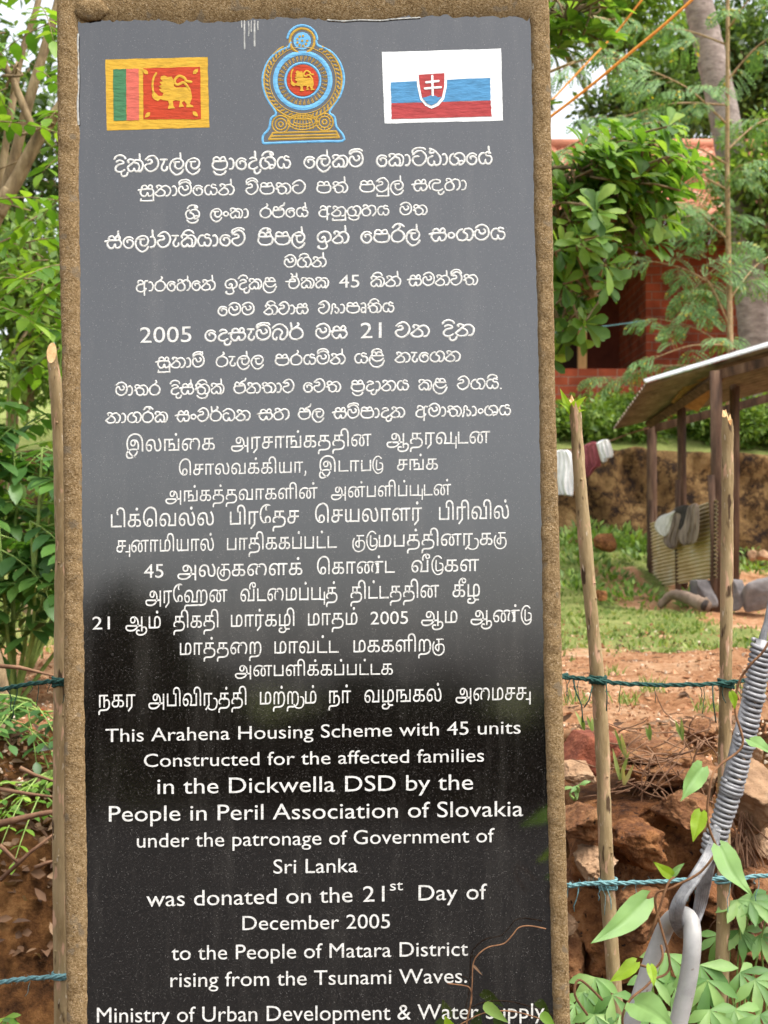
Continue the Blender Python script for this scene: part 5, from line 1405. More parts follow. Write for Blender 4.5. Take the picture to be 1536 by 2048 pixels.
# --- coconut palm with a leaning grey trunk
pb = P(1520, 1000, 18.6); pb.z = H(pb.x, pb.y)
t = thing('coconut_palm', 'tall coconut palm with a smooth grey leaning trunk in front of the brick house', 'palm', pb)
mb = MB()
tp = [pb, P(1512, 700, 18.6), P(1488, 480, 18.6), P(1450, 240, 18.6), P(1400, 20, 18.6), P(1352, -180, 18.6), P(1300, -420, 18.6)]
q = spline([tuple(p) for p in tp], 14)
mb.tube(q, [.235 - .05 * i / len(q) + (.006 if i % 2 else 0) for i in range(len(q))], n=16, jit=.012)
mb.build('trunk', M_palm, t)
def frond(lb, sb, c, d, L, droop=.9, lw=.42, n=34):
    p = Vector(c); d = Vector(d).normalized(); q = [p.copy()]; ds = [d.copy()]
    for i in range(n):
        d = (d + Vector((0, 0, -droop / n * (.5 + i / n * 1.4)))).normalized()
        p = p + d * L / n; q.append(p.copy()); ds.append(d.copy())
    sb.tube(q, [.03 * (1 - .9 * i / n) for i in range(n + 1)], n=5)
    for i in range(3, n):
        side = ds[i].cross(Vector((0, 0, 1)))
        if side.length < .05: side = Vector((1, 0, 0))
        side.normalize()
        for s_ in (-1, 1):
            for rep in range(2):
                l = L * lw * .42 * (sin(pi * min(1, (i + 2) / n) ** .8) * .8 + .25)
                dl = (side * s_ * .8 + ds[i] * .75 + Vector((0, 0, -.55 - U(0, .5)))).normalized()
                lb.leaf4(q[i] + ds[i] * U(0, L / n), dl, Vector((0, 0, 1)), l * U(.8, 1.1), .055, .1)
lb = MB(); sb = MB()
top = Vector(q[-1])
for k in range(12):
    a = 2 * pi * k / 12 + U(-.2, .2); frond(lb, sb, top, (cos(a), sin(a), U(.1, 1.1)), U(3.6, 4.6), 1.5)
sb.build('frond_stalks', M_gstem, t); lb.build('fronds', L_palm, t)
# another palm far left of it, only hanging fronds show beside the stone
pb = P(960, 900, 24); pb.z = H(pb.x, pb.y)
t = thing('coconut_palm', 'distant palm whose grey green fronds hang beside the upper right edge of the stone', 'palm', pb)
mb = MB(); top = P(1010, 60, 24); mb.tube([pb, (pb + top) / 2 + Vector((.2, 0, 0)), top], [.2, .17, .15], n=12); mb.build('trunk', M_palm, t)
lb = MB(); sb = MB()
for k in range(15):
    a = 2 * pi * k / 15; frond(lb, sb, top, (cos(a), sin(a), U(-.1, 1.0)), U(2.0, 2.7), 2.2)
frond(lb, sb, top, (.95, -.25, .45), 2.1, 2.6); frond(lb, sb, top, (.9, -.3, .1), 1.7, 2.6)
sb.build('frond_stalks', M_gstem, t); lb.build('fronds', L_palm, t)

# --- far trees
def far_tree(label, cx, cy, rx, ry_, Y, n, leaf, m, grp='trees behind the house', name='shade_tree', clumps=26, holes=.0, trunk=True, ryd=None):
    cc = P(cx, cy, Y)
    rX, rZ = rx * Y / F, ry_ * Y / F; rY = ryd or (rX + rZ) * .4
    base = Vector((cc.x + U(-.2, .2) * rX, cc.y + .1, 0)); base.z = H(base.x, base.y)
    t = thing(name, label, 'tree', base, grp)
    sb = MB(); lb = MB()
    if trunk:
        limb(sb, [base - Vector((0, 0, .1)), (base + cc) / 2 + Vector((U(-.2, .2), 0, 0)), cc], max(.05, .035 * (rX + rZ)), .03, 8)
    cls = []
    for k in range(clumps):
        q = rdir() * (random.random() ** .4)
        c = cc + Vector((q.x * rX, q.y * rY, q.z * rZ)); cls.append(c)
        if trunk: limb(sb, [(base + cc * 2) / 3 if k % 2 else cc, (cc + c) / 2 + rdir() * .15, c], .03, .008, 5)
    cr = (rX + rZ + rY) / 3 * 2.1 / (clumps ** .40)
    for k in range(n):
        c = random.choice(cls)
        q = rdir(); q *= random.random() ** .45
        p = c + Vector((q.x, q.y, q.z * .75)) * cr
        d = (q + rdir() * .8 + Vector((0, 0, -.15))).normalized()
        lb.leaf4(p, d, (Vector((0, 0, 1)) + rdir() * .7).normalized(), leaf * U(.6, 1.2), leaf * U(.35, .55), U(.05, .3))
    if trunk: sb.build('trunk', M_bark, t)
    lb.build('foliage', m, t)
    return t
far_tree('dark round tree over the roof ridge of the brick house', 1285, 225, 110, 85, 29, 4200, .24, L_far, clumps=30)
far_tree('tall dark tree behind the coconut trunk at the right edge', 1500, 150, 130, 230, 31, 7000, .26, L_far, clumps=44)
far_tree('mid green tree at the top of the picture between the sky gaps', 1235, 20, 110, 75, 30, 3600, .24, L_bush, clumps=24)
far_tree('broad green tree at the top right behind the palm trunk', 1370, 130, 110, 110, 34, 4200, .26, L_bush, clumps=26)
far_tree('low leafy tree touching the roof tiles at the right edge', 1550, 370, 110, 140, 18.2, 3600, .15, L_bush, clumps=46)
far_tree('big tree behind the house, mostly hidden by the stone', 780, 330, 240, 260, 33, 5000, .3, L_far, clumps=36)
far_tree('tree behind the stone, left of the house', 560, 420, 150, 260, 27, 4500, .28, L_far, clumps=44)
far_tree('wide bushy tree beyond the ridge, behind the stone', 820, 440, 150, 190, 36, 4500, .32, L_bush, clumps=44)
far_tree('tree filling the far left beyond the bent stems', 20, 330, 170, 330, 15, 7500, .15, L_far, grp='trees left of the stone', clumps=52)
far_tree('lighter green tree beyond the left terrace', 50, 620, 130, 220, 11.5, 4200, .12, L_bush, grp='trees left of the stone', clumps=40)
far_tree('tree hidden behind the stone to the left', 320, 400, 200, 330, 16, 4000, .16, L_far, grp='trees left of the stone', clumps=40)
far_tree('leafy tree past the left edge', -230, 450, 160, 400, 10, 4200, .12, L_bush, grp='trees left of the stone', clumps=40)

# --- left tree of bent stems with pinnate leaves
def pinnate(lb, sb, c, d, L, pairs, ll, lw, droop=.5, term=True):
    d = d.normalized(); p = c.copy(); q = [p.copy()]
    for i in range(pairs + 1):
        d = (d + Vector((0, 0, -droop / pairs))).normalized()
        p = p + d * L / (pairs + 1); q.append(p.copy())
        side = d.cross(Vector((0, 0, 1)))
        if side.length < .1: side = Vector((1, 0, 0))
        side.normalize()
        if i < pairs:
            for s_ in (-1, 1):
                ld = (side * s_ + d * U(.25, .6) + Vector((0, 0, U(-.35, .1)))).normalized()
                lb.leaf(p, ld, (Vector((0, 0, 1)) + rdir() * .25).normalized(), ll * U(.75, 1.1), lw * U(.85, 1.1), fold=.1, curl=U(.05, .35), prof=((0, .06), (.25, .8), (.5, 1.), (.78, .65), (1, 0)))
    if term: lb.leaf(p, d, Vector((0, 0, 1)), ll, lw, fold=.1, prof=((0, .06), (.25, .8), (.5, 1.), (.78, .65), (1, 0)))
    sb.tube(q, [.0035 * (1 - .7 * i / len(q)) for i in range(len(q))], n=4)
GY = 5.6
gb = P(-30, 1200, GY); gb.z = H(gb.x, gb.y)
t = thing('pinnate_tree', 'many stemmed tree with pale bent branches and pinnate leaves at the upper left', 'tree', gb, 'trees left of the stone')
sb = MB(); lb = MB()
limb(sb, [gb - Vector((0, 0, .05)), P(-90, 800, GY), P(-55, 540, GY), P(-8, 430, GY), P(20, 380, GY)], .05, .032, 10)
limb(sb, [P(-6, 430, GY), P(30, 365, GY), P(72, 285, GY), P(95, 250, GY), P(125, 205, GY), P(190, 90, GY)], .034, .020, 10)
limb(sb, [P(74, 282, GY), P(50, 220, GY), P(20, 150, GY), P(-20, 80, GY)], .019, .013, 9)
limb(sb, [P(2, 420, GY + .15), P(25, 330, GY + .15), P(60, 195, GY + .15), P(90, 95, GY + .15), P(112, 20, GY + .15), P(128, -60, GY + .15)], .026, .017, 9)
limb(sb, [P(-10, 420, GY + .4), P(18, 250, GY + .4), P(40, 120, GY + .4), P(72, 20, GY + .4), P(90, -60, GY + .4)], .02, .013, 8)
for k in range(92):
    cx, cy = U(-170, 175), U(-80, 720)
    c = P(cx, cy, GY + U(-.5, .7))
    if -40 < cy < 430 and -20 < cx < 125 and R() < .72: continue
    if cy < 130 and 40 < cx < 115 and R() < .45: continue
    d = Vector((U(-1, 1), U(-.9, .5), U(-.5, .35)))
    pinnate(lb, sb, c, d, U(.28, .42), random.randint(4, 6), .105, .048)
for k in range(7):
    a = P(U(-60, 100), U(80, 500), GY); limb(sb, [a, a + Vector((U(-.2, .2), U(-.2, .2), U(-.1, .2))), a + Vector((U(-.4, .4), U(-.3, .3), U(-.2, .3)))], .007, .003, 5)
sb.build('trunk', M_bark, t); lb.build('foliage', L_glir, t)
# dark leaved shrubs on the terrace and bank, left
def dshrub(label, bx_, by, Y, n, spread, m, ll, lw, zr, grp='leafy shrubs left of the stone', pr=(3, 5)):
    b = P(bx_, by, Y); b.z = H(b.x, b.y)
    t = thing('leafy_shrub', label, 'shrub', b, grp)
    sb = MB(); lb = MB()
    for k in range(max(4, n // 7)):
        tip = b + Vector((U(-spread, spread), U(-spread * .6, spread * .5), U(zr * .5, zr)))
        q = limb(sb, [b, (b + tip) / 2 + rdir() * .05, tip], .011, .004, 6)
        for j in range(7):
            c = q[int(len(q) * U(.45, .99))]
            d = rdir(-.35, .45); d.y -= .25
            pinnate(lb, sb, c, d, U(.2, .34), random.randint(*pr), ll, lw, .5)
    sb.build('stems', M_gstem, t); lb.build('foliage', m, t)
dshrub('large dark green shrub with broad pinnate leaves beside the left stake', 30, 1420, 5.2, 56, .45, L_dkpin, .125, .062, 1.05)
dshrub('dark green shrub at the left edge below the bent stems', -60, 1400, 5.4, 60, .5, L_dkpin, .12, .058, 1.35)
dshrub('light green shrub behind the left stake, at mid height', 60, 1350, 6.3, 62, .55, L_glir, .11, .05, 1.65)
dshrub('bright green shrub in the middle of the left side', -40, 1350, 5.9, 56, .6, L_glir, .11, .05, 1.5)
dshrub('low dark weed on the litter of the left bank', 10, 1500, 4.1, 9, .12, L_dkpin, .05, .028, .14)
dshrub('small weed sprouting from the left bank', 70, 1590, 3.9, 4, .06, L_glir, .035, .02, .07)
b = P(-5, 1500, 4.4); b.z = H(b.x, b.y)
t = thing('tree_stem', 'thick brown stem at the left edge rising from the bank', 'tree stem', b)
mb = MB(); limb(mb, [b - Vector((0, 0, .1)), P(2, 1410, 4.4), P(-8, 1330, 4.4), P(-40, 1230, 4.4), P(-110, 1000, 4.4)], .032, .022, 10); mb.build('bark', M_bark, t)
# bare sticks and litter on the left bank
mb = MB()
for a in ([(0, 1760), (60, 1705), (118, 1660)], [(0, 1578), (60, 1588), (118, 1595)], [(40, 1535), (70, 1550), (110, 1563)], [(-20, 1330), (40, 1335), (110, 1352)], [(0, 1690), (25, 1715), (40, 1730)], [(70, 1735), (95, 1725), (125, 1718)]):
    mb.tube([P(x, y, 3.30) for x, y in a], [.006, .005, .003], n=5, jit=.1)
mb.tube([P(x, y, 3.2) for x, y in [(-20, 1652), (30, 1640), (80, 1628), (130, 1620)]], [.010, .009, .007, .006], n=6)
o = mb.build('fallen_twigs', M_twig); tag(o, 'thin fallen twigs strewn over the left bank', 'twigs', kind='stuff')
mb = MB()
for k in range(1500):
    x = U(-2.0, -.55) if R() < .6 else U(.55, 2.2); y = U(3.7, 4.5)
    if x > 0 and R() < .5: y = U(2.4, 3.3)
    z = H(x, y) + .012
    mb.leaf(Vector((x, y, z)), rdir(-.25, .4), (Vector((0, -.7, 1)) + rdir() * .7).normalized(), U(.02, .06), U(.010, .026), fold=.25, curl=U(-.6, .6), prof=((0, .1), (.35, 1), (.7, .7), (1, 0)))
for k in range(420):
    x = U(-1.6, -.55); y = U(3.62, 3.95); z = H(x, y) + .01
    mb.leaf(Vector((x, y - .02, z)), rdir(-.35, .5), (Vector((0, -.8, .8)) + rdir() * .8).normalized(), U(.02, .06), U(.012, .03), fold=.25, curl=U(-.7, .7), prof=((0, .1), (.35, 1), (.7, .7), (1, 0)))
o = mb.build('leaf_litter', L_dry); tag(o, 'brown leaf litter over the foot and face of the bank', 'leaf litter', kind='stuff')
mb = MB()
c = P(74, 1428, 4.3); mb.leaf(c, Vector((1, -.2, .1)), Vector((0, -.8, .6)), .035, .03, fold=.3)
o = mb.build('red_wrapper', M_red); tag(o, 'scrap of red plastic lying on the left terrace edge', 'litter')
M_clw2 = noisy('dirty_plastic', [(.3, (.2, .19, .17)), (.7, (.45, .44, .42))], scale=60)
mb = MB()
c = P(66, 1503, 3.95); mb.leaf(c, Vector((1, -.1, .35)), Vector((-.2, -.8, .6)), .07, .022, fold=.4, curl=.4)
o = mb.build('plastic_scrap', M_clw2); tag(o, 'crumpled whitish plastic scrap on the left bank', 'litter')

# --- bushes on the terrace above the earth wall
for i, (cx, cy, rx, ry_, Y, n, lab) in enumerate(((1165, 850, 80, 40, 18.3, 2600, 'low bush between the stone and the tin roof'), (1285, 850, 70, 40, 18.5, 2200, 'bush under the lower end of the tin roof'), (1400, 850, 60, 45, 18.4, 2200, 'bush seen between the shed posts'),
                                     (1510, 850, 70, 55, 18.2, 2600, 'bush at the right edge under the tin roof'), (1230, 820, 50, 28, 19.0, 1300, 'light weedy bush at the foot of the veranda wall'), (1640, 850, 80, 60, 18.2, 2000, 'bush past the right edge'), (1020, 850, 90, 45, 18.3, 2000, 'bush hidden behind the stone'))):
    far_tree(lab, cx, cy, rx, ry_, Y, n, .11, L_bush, grp='bushes on the upper terrace', name='bush', clumps=26, trunk=False, ryd=.5)
WEEDS = ['weed clump in the slope grass nearest to the stone', 'weed clump just left of the round brown stone', 'weed clump right behind the round brown stone', 'weed clump low on the slope behind the slanting stake', 'weed clump below the round brown stone', 'weed clump at the foot of the back shed post', 'weed clump against the left edge of the tin screen']
def tuft(label, px, py, Y, n, r, h, leaf, m, name='weed', grp='weeds on the slope'):
    b = P(px, py, Y)
    b.z = H(b.x, b.y)
    mb = MB()
    for k in range(n):
        q = rdir(0, 1); p = b + Vector((q.x * r, q.y * r, q.z * h * U(.2, 1)))
        mb.leaf4(p, (q + rdir() * .6 + Vector((0, 0, .2))).normalized(), Vector((0, -.4, 1)), leaf * U(.6, 1.2), leaf * U(.3, .5), .15)
    o = mb.build(name, m); tag(o, label, 'weed', grp)
tuft('leafy weed growing on the slope left of the tin screen', 1250, 1060, 16.3, 260, .35, .3, .14, L_bush)
tuft('bright weed at the foot of the earth wall', 1170, 1075, 16.4, 260, .45, .3, .13, L_bush)
tuft('small weed beneath the hung sacks', 1388, 1185, 13.0, 120, .14, .22, .10, L_bush)
tuft('creeper hanging on the earth wall between the posts', 1346, 960, 16.85, 160, .18, .3, .09, L_bush)
tuft('creeper on the earth wall behind the washing', 1240, 985, 16.8, 130, .3, .3, .08, L_bush)
tuft('weed in the earth wall right of the upright stake', 1500, 985, 16.8, 110, .25, .3, .08, L_bush)
tuft('weed on the bank right of the shed', 1500, 1090, 15.8, 160, .3, .2, .10, L_bush)
for k, (px, py, Y) in enumerate(((1130, 1110, 15.6), (1165, 1130, 15.0), (1215, 1090, 16.0), (1150, 1180, 13.6), (1205, 1150, 14.2), (1265, 1190, 13.2), (1290, 1110, 15.4))):
    tuft(WEEDS[k], px, py, Y, 150, .3, .22, .10, L_bush, grp='weed clumps in the slope grass')
# grass
mb = MB()
cnt = 0
for k in range(60000):
    y = 6.3 + (16.9 - 6.3) * random.random() ** .8
    x = (U(-120, 1750) - 768) / F * y
    if R() > .35 and -.24 * y < x < .11 * y: continue
    n_ = noise.noise(Vector((x * .7, y * .5, 2)))
    g = .9 * sm(6.4, 9.2, y + 1.2 * n_) * (1 - .95 * sm(2.55, 3.1, x + .35 * n_ - .10 * max(0, y - 11)))
    g *= .12 + .88 * sm(-.2, .3, noise.noise(Vector((x * 1.7, y * 1.7, 9))))
    if R() > g: continue
    h = U(.015, .055) * (1 + 1.0 * sm(12.5, 14, y) * sm(2.3, 1.6, x))
    a = U(0, 6.28); w = U(.006, .013) * (1 + (y - 6) * .04)
    b = Vector((x, y, H(x, y) - .005)); d = Vector((cos(a), sin(a), 0)); l = Vector((U(-.6, .6), U(-.6, .6), 1)).normalized() * h
    mb.add([b - d * w, b + d * w, b + l * .6 + d * w * .6, b + l * 1.1 + d * U(-.03, .03)], [(0, 1, 2, 3)])
    cnt += 1
o = mb.build('grass', L_grass); tag(o, 'short patchy grass of the yard', 'grass', kind='stuff')
# gravel
M_grav = leafmat('gravel', [(0, (.20, .085, .04)), (.5, (.40, .20, .105)), (.85, (.52, .33, .21)), (1, (.62, .52, .42))], rough=.9, trans=0, spec=.15)
GV = [Vector(v) for v in ((1, 0, 0), (-1, 0, 0), (0, 1, 0), (0, -1, 0), (0, 0, 1), (0, 0, -1))]
mb = MB()
for k in range(15000):
    y = 3.9 + 6.5 * random.random() ** 1.5
    x = (U(-150, 1800) - 768) / F * y
    if R() > .3 and -.24 * y < x < .11 * y: continue
    s_ = (U(.003, .010) if R() < .96 else U(.010, .024))
    c = Vector((x, y, H(x, y) + s_ * .2)); rt = Matrix.Rotation(U(0, 6), 3, rdir())
    sc = Vector((s_ * U(.7, 1.4), s_ * U(.7, 1.4), s_ * U(.4, .9)))
    mb.add([c + rt @ Vector((v.x * sc.x, v.y * sc.y, v.z * sc.z)) for v in GV], [(0, 2, 4), (2, 1, 4), (1, 3, 4), (3, 0, 4), (2, 0, 5), (1, 2, 5), (3, 1, 5), (0, 3, 5)])
o = mb.build('gravel', M_grav, smooth=False); tag(o, 'loose reddish gravel over the terrace', 'gravel', kind='stuff')

# sprouts and debris among the gravel
SPR = [('grass sprout beside the thin upright grey stone', 1305, 1402, 5.3), ('grass sprout far left on the gravel, next to the stone', 1150, 1420, 5.0), ('sprout on the gravel under the rope, midway between the stakes', 1250, 1440, 4.9), ('sprout on the gravel left of the upright stake', 1410, 1425, 5.0), ('sprout at the right end of the gravel', 1500, 1400, 5.2), ('sprout in front of the flat dark stone', 1225, 1372, 6.2)]
for lab, px, py, Y in SPR:
    b = P(px, py, Y); b.z = H(b.x, b.y); mb = MB()
    for k in range(26):
        q = b + Vector((U(-.05, .05), U(-.04, .04), 0))
        mb.leaf(q, Vector((U(-.7, .7), U(-.5, .3), 1)), Vector((U(-1, 1), -1, .2)), U(.03, .085), U(.004, .008), curl=U(-.3, .4), prof=((0, .5), (.4, 1), (.75, .6), (1, 0)))
    o = mb.build('grass_sprout', L_grass); tag(o, lab, 'grass sprout', 'sprouts on the gravel')
mb = MB()
for k in range(260):
    y = 4.2 + 4.5 * random.random() ** 1.3; x = (U(1060, 1620) - 768) / F * y
    z = H(x, y) + .006; d = Vector((U(-1, 1), U(-1, 1), 0)).normalized(); L = U(.02, .12)
    if R() < .5: mb.tube([Vector((x, y, z)), Vector((x, y, z + .004)) + d * L * .5, Vector((x, y, z)) + d * L], [.0025, .002, .0012], n=4)
    else: mb.leaf(Vector((x, y, z + .004)), d, (Vector((0, -.2, 1)) + rdir() * .4).normalized(), L * .5, L * .2, fold=.3, curl=U(-.4, .4), prof=((0, .1), (.35, 1), (.7, .7), (1, 0)))
o = mb.build('yard_debris', L_dry); tag(o, 'bits of twig and dry leaf scattered over the gravel', 'debris', kind='stuff')

# --- vine on the guy wire
HEART = ((.0, .25), (.06, .75), (.2, 1.0), (.42, .93), (.65, .62), (.85, .28), (1., .0))
def bigleaf(mb, a, d, nrm, W, fold, curl):
    L = d.length; d = d.normalized(); sd = d.cross(nrm).normalized(); up = sd.cross(d).normalized()
    nt_, ns_ = 34, 12; vs = []; ph = U(0, 6); bend = U(-.10, .10)
    for i in range(nt_ + 1):
        t = i / nt_; w = lerp_tab(HEART, t) * W / 2
        for j in range(ns_ + 1):
            s_ = j / ns_ * 2 - 1
            h = fold * W * abs(s_) * lerp_tab(HEART, t) - curl * L * t * t
            h -= .016 * W * (1 - abs(sin((t * 7.5 - abs(s_) * 1.5) * pi))) ** 3 * (1 - t) * min(1, abs(s_) * 6)
            h -= .03 * W * max(0, 1 - abs(s_) * 7)
            h += .05 * W * abs(s_) * sin(t * 11 + ph + (2 if s_ > 0 else 0))
            back = -.10 * L * abs(s_) ** 2 * max(0, 1 - t * 7)
            vs.append(a + d * (L * (t * (1 - .1 * abs(curl) * t)) + back) + sd * (s_ * w + bend * L * sin(pi * t)) + up * h)
    k = ns_ + 1
    mb.add(vs, [(i * k + j, i * k + j + 1, (i + 1) * k + j + 1, (i + 1) * k + j) for i in range(nt_) for j in range(ns_)])
def vleaf(parent, base, tip, Yb, Yt, W, m, nrm=(0, -1, .35), curl=.1, fold=.12):
    a = P(*base, Yb); b = P(*tip, Yt)
    mb = MB(); bigleaf(mb, a, b - a, Vector(nrm), W, fold, curl)
    return mb.build('leaf', m, parent)
vine = thing('climbing_vine', 'thin brown vine with large heart shaped leaves climbing the guy wire', 'vine', P(1250, 2048, 1.7))
mb = MB()
for a in ([(1250, 2080), (1245, 2035), (1260, 2000), (1290, 1975), (1305, 1960), (1340, 1930), (1310, 1800), (1345, 1775), (1400, 1745), (1436, 1700)],
          [(1436, 1700), (1415, 1640), (1422, 1560), (1440, 1530), (1485, 1490), (1470, 1420), (1478, 1365), (1500, 1330), (1528, 1300), (1560, 1240)],
          [(1296, 1880), (1312, 1840), (1335, 1770), (1348, 1755)], [(1205, 2000), (1160, 1960), (1150, 1990), (1175, 2030)], [(1280, 1930), (1310, 1935), (1325, 1915), (1322, 1890)]):
    mb.tube(spline([tuple(P(x, y, 1.69 - .01 * sin(i))) for i, (x, y) in enumerate(a)], 6), .0017, n=5)
mb.build('stem', M_stem, vine)
vleaf(vine, (1293, 1797), (1187, 1884), 1.68, 1.62, .034, L_vine, curl=.08)
vleaf(vine, (1405, 1534), (1368, 1602), 1.68, 1.64, .031, L_vine, nrm=(.5, -1, .2))
vleaf(vine, (1402, 1624), (1384, 1682), 1.68, 1.66, .022, L_vyel, nrm=(-.6, -1, .2))
vleaf(vine, (1440, 1692), (1508, 1787), 1.67, 1.62, .034, L_vine, nrm=(.2, -1, .3))
vleaf(vine, (1272, 1924), (1218, 1962), 1.67, 1.66, .020, L_vyel, nrm=(-.2, -1, .9))
vleaf(vine, (1300, 1930), (1308, 1972), 1.66, 1.64, .013, L_vyel)
vleaf(vine, (1268, 2006), (1345, 2052), 1.66, 1.60, .042, L_vine, nrm=(-.3, -.7, .8))
vleaf(vine, (1345, 1752), (1310, 1724), 1.69, 1.68, .015, L_vyel)
vleaf(vine, (1345, 1752), (1370, 1726), 1.69, 1.69, .009, L_vine)
vleaf(vine, (1500, 1480), (1545, 1502), 1.68, 1.65, .022, L_vine, nrm=(0, -.6, .8))
vleaf(vine, (1462, 1384), (1470, 1420), 1.69, 1.69, .011, L_vyel)
# pale shoot at the top of the slanting stake
sp_ = thing('young_shoot', 'pale green sprig sprouting from the top of the slanting stake', 'shoot', P(1143, 826, 2.9))
for (a, b, w) in (((1143, 826), (1124, 777), .018), ((1143, 824), (1171, 792), .017), ((1143, 824), (1122, 804), .013), ((1143, 824), (1168, 818), .012), ((1143, 820), (1150, 800), .01)):
    vleaf(sp_, a, b, 2.9, 2.88, w, L_vyel, curl=.2)
# --- tendril and leaves in front of the stone
ten = thing('tendril', 'dry reddish tendril curling up over the lower right lettering of the stone', 'vine', Q(930, 2120, .03))
mb = MB()
for a in ([(925, 2120), (930, 2048), (938, 2005), (942, 1960), (944, 1920), (955, 1900), (975, 1886), (1005, 1879), (1022, 1862), (1034, 1848), (1055, 1844), (1088, 1850)],
          [(921, 2110), (932, 2030), (941, 1990), (938, 1968), (925, 1962), (893, 1958)], [(900, 2050), (960, 2018), (1010, 2012), (1060, 2022), (1110, 2042), (1150, 2060)]):
    mb.tube(spline([tuple(Q(x, y, .025)) for x, y in a], 6), .0011, n=5)
mb.build('stem', M_stem, ten)
def tleaf(base, tip, W, m, o0=.03, o1=.045, nrm=None):
    a, b = Q(*base, o0), Q(*tip, o1)
    mb = MB(); mb.leaf(a, b - a, Vector(nrm or (0, -1, .3)), (b - a).length, W, curl=.12, prof=HEART); mb.build('leaf', m, ten)
tleaf((944, 1920), (960, 1934), .004, L_dry)
tleaf((900, 2050), (888, 2016), .018, L_vyel); tleaf((965, 1996), (1012, 2028), .018, L_bush); tleaf((1078, 2014), (1106, 2042), .016, L_glir)
tleaf((905, 2052), (872, 2062), .02, L_vine); tleaf((955, 2070), (962, 2036), .02, L_vine, nrm=(0, -.8, .6)); tleaf((1005, 2070), (990, 2040), .02, L_vine, nrm=(0, -.8, .6))
# --- palmate weeds in front of the bank
def palmate(label, px, py, Y, leaves, m, grp='broad leaved weeds at the foot of the fence'):
    b = P(px, 2100, Y); b.z = H(b.x, b.y)
    if py < 2000: b = P(px, py, Y)
    t = thing('weed_plant', label, 'weed', b, grp)
    sb = MB(); lb = MB()
    for (lx, ly, n, L, dirx, dirz, Yl) in leaves:
        c = P(lx, ly, Yl)
        limb(sb, [b, (b + c) / 2 + rdir() * .03, c], .004, .0018, 5)
        f = Vector((dirx, -.6, dirz)).normalized()
        nrm = Vector((0, -.75, .8)).normalized()
        sd = f.cross(nrm).normalized(); f2 = nrm.cross(sd)
        for k in range(n):
            a = (k - (n - 1) / 2) * (3.4 / n) + U(-.12, .12)
            d = f2 * cos(a) * -1 + sd * sin(a)
            d = (f * cos(a) + sd * sin(a)).normalized()
            lb.leaf(c, d, nrm, L * (1 - .22 * abs(a)) * U(.85, 1.1), L * .27, fold=.14, curl=U(.1, .45), prof=((0, .08), (.3, .6), (.55, 1), (.78, .7), (1, 0)))
    sb.build('stems', M_gstem, t); lb.build('foliage', m, t)
palmate('pale palmate weed next to the right side of the stone', 1160, 2100, 2.75, [(1190, 1955, 5, .085, -.2, -.5, 2.7), (1165, 1985, 5, .075, .3, -.6, 2.68), (1150, 2010, 4, .07, -.5, -.3, 2.65), (1225, 1990, 4, .08, .3, -.8, 2.62), (1190, 2030, 5, .08, 0, -.5, 2.6), (1240, 2030, 4, .07, -.4, -.4, 2.6)], L_weed)
palmate('pale palmate weed behind the stay rod', 1350, 2100, 2.8, [(1335, 1908, 5, .09, -.2, -.6, 2.78), (1400, 1930, 5, .11, .3, -.7, 2.75), (1360, 1960, 5, .09, -.3, -.6, 2.75), (1415, 1960, 5, .10, -.2, -.9, 2.7), (1300, 1950, 4, .08, .1, -.5, 2.75), (1310, 2020, 5, .09, -.1, -.4, 2.65), (1420, 2020, 5, .09, .2, -.5, 2.65)], L_weed)
palmate('slender leaved weed right of the upright stake', 1490, 2100, 2.95, [(1475, 1800, 6, .085, .2, -.5, 2.95), (1500, 1800, 6, .085, .6, -.3, 2.95), (1480, 1860, 6, .08, .2, -.8, 2.95), (1520, 1870, 6, .08, .5, -.6, 2.95), (1480, 1945, 5, .08, .6, -.2, 2.85), (1510, 1960, 5, .09, .5, -.5, 2.8), (1470, 2020, 5, .09, .3, -.4, 2.75), (1520, 2030, 5, .1, .2, -.4, 2.7), (1440, 1870, 5, .075, -.5, -.8, 3.0), (1540, 1800, 6, .08, .2, -.5, 2.95)], L_weed)
palmate('small three leafed seedling on the dark boulder', 1150, 1600, 3.2, [(1158, 1570, 3, .045, .2, .2, 3.19), (1150, 1575, 2, .04, -.5, -.3, 3.19)], L_weed)
palmate('weed low at the left foot of the bank', 20, 2150, 2.9, [(10, 2035, 4, .05, .3, -.2, 2.85), (35, 2045, 4, .045, -.3, .2, 2.85)], L_glir)
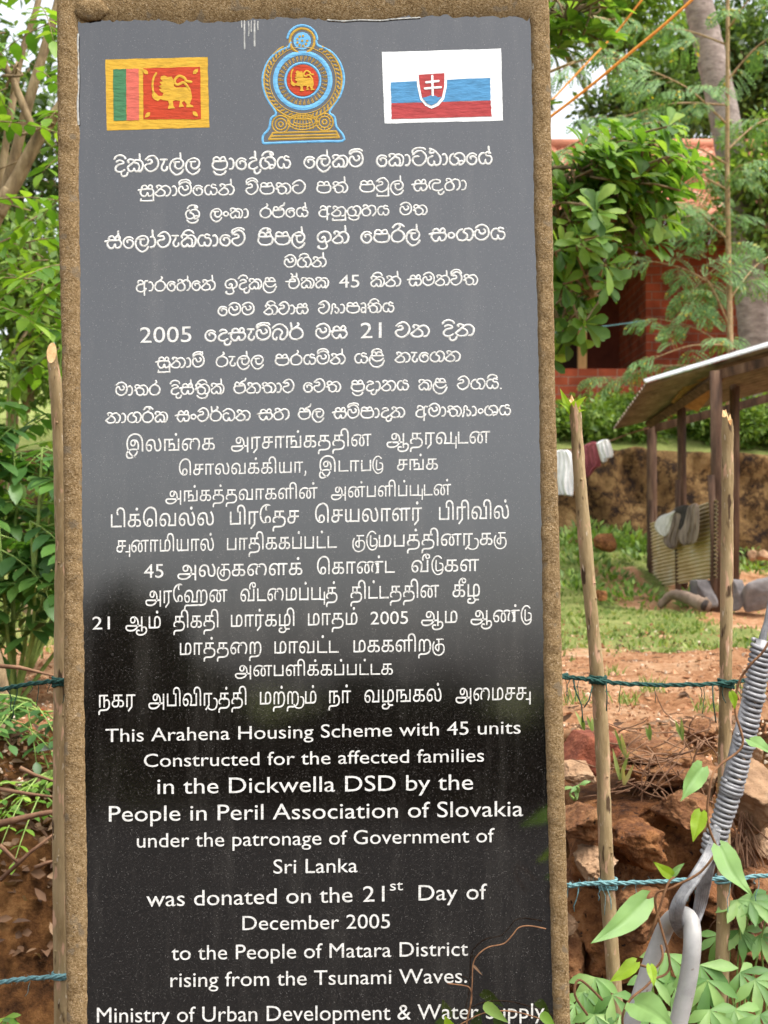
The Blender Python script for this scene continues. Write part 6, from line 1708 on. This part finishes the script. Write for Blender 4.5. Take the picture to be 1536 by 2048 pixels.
# grass blades by the red block and thin shoots on the bank
mb = MB()
for (x, y, L) in ((1240, 1560, .11), (1252, 1515, .09), (1248, 1570, .07), (1168, 1460, .06), (1185, 1462, .05), (1300, 1480, .05), (1365, 1480, .07), (1360, 1470, .05)):
    c = P(x, y, 3.42)
    for k in range(2): mb.leaf(c, Vector((U(-.5, .5), -.1, 1)), Vector((U(-.5, .5), -1, .2)), L * U(.7, 1), .011, curl=U(-.3, .3), prof=((0, .5), (.4, 1), (.75, .6), (1, 0)))
o = mb.build('grass_blades', L_grass); tag(o, 'broad green grass blades among the stones of the bank', 'grass', kind='stuff')

# ------------------------------------------------------------------ unseen dark strip and greenery, added behind the camera to darken the stone's reflection
M_refl = noisy('reflection_dark', [(.3, (.018, .017, .016)), (.7, (.05, .047, .044))], scale=20, bump=.3, spec=.2)
mb = MB(); n_ = 60; vs = []
for i in range(n_ + 1):
    x = -30 + 60 * i / n_
    for y in (-8.7, -5.4, -3.0, -.2): vs.append((x, y, H(x, y) + .06))
mb.add(vs, [(4 * i + j, 4 * i + 4 + j, 4 * i + 5 + j, 4 * i + 1 + j) for i in range(n_) for j in range(3)])
o = mb.build('reflection_strip', M_refl); o['kind'] = 'structure'  # unseen dark surface, added to keep the lower reflection dark
L_refl = leafmat('dark_reflection_leaf', [(0, (.010, .018, .006)), (.6, (.022, .040, .010)), (1, (.045, .06, .018))], rough=.6, trans=.2, spec=.2)
hb = MB()
def htop(x):  # top line shaped for the treeline mirrored in the stone
    return .80 + 1.45 * math.exp(-((x + 2.55) / .8) ** 2) + .6 * math.exp(-((x + .3) / .55) ** 2) + .5 * math.exp(-((x - .75) / .4) ** 2) + .75 * sm(1.2, 2.4, x) + .7 * sm(-3.5, -6, x) + .22 * noise.noise(Vector((x * 2, 0, 3))) + .14 * noise.noise(Vector((x * 6, 0, 8)))
for k in range(26000):
    x = U(-9, 9); y = U(-9.9, -8.9)
    h = htop(x) - .12 * abs(y + 9.5); z0 = H(x, y)
    p = Vector((x, y, z0 + (h - z0) * (random.random() ** .75)))
    hb.leaf4(p, rdir(), rdir(), U(.14, .3), U(.08, .16), .1)
for k in range(60):
    x = U(-13, 13); y = U(-9.8, -9.2); z0 = H(x, y)
    hb.tube([(x, y, z0 - .05), (x + U(-.1, .1), y, z0 + htop(x) * .4), (x + U(-.3, .3), y, z0 + htop(x) * .75)], [.03, .02, .01], n=5)
o = hb.build('reflection_hedge', L_refl, smooth=True); tag(o, 'unseen dark greenery, added and shaped as the treeline mirrored in the stone', 'reflection_hedge')
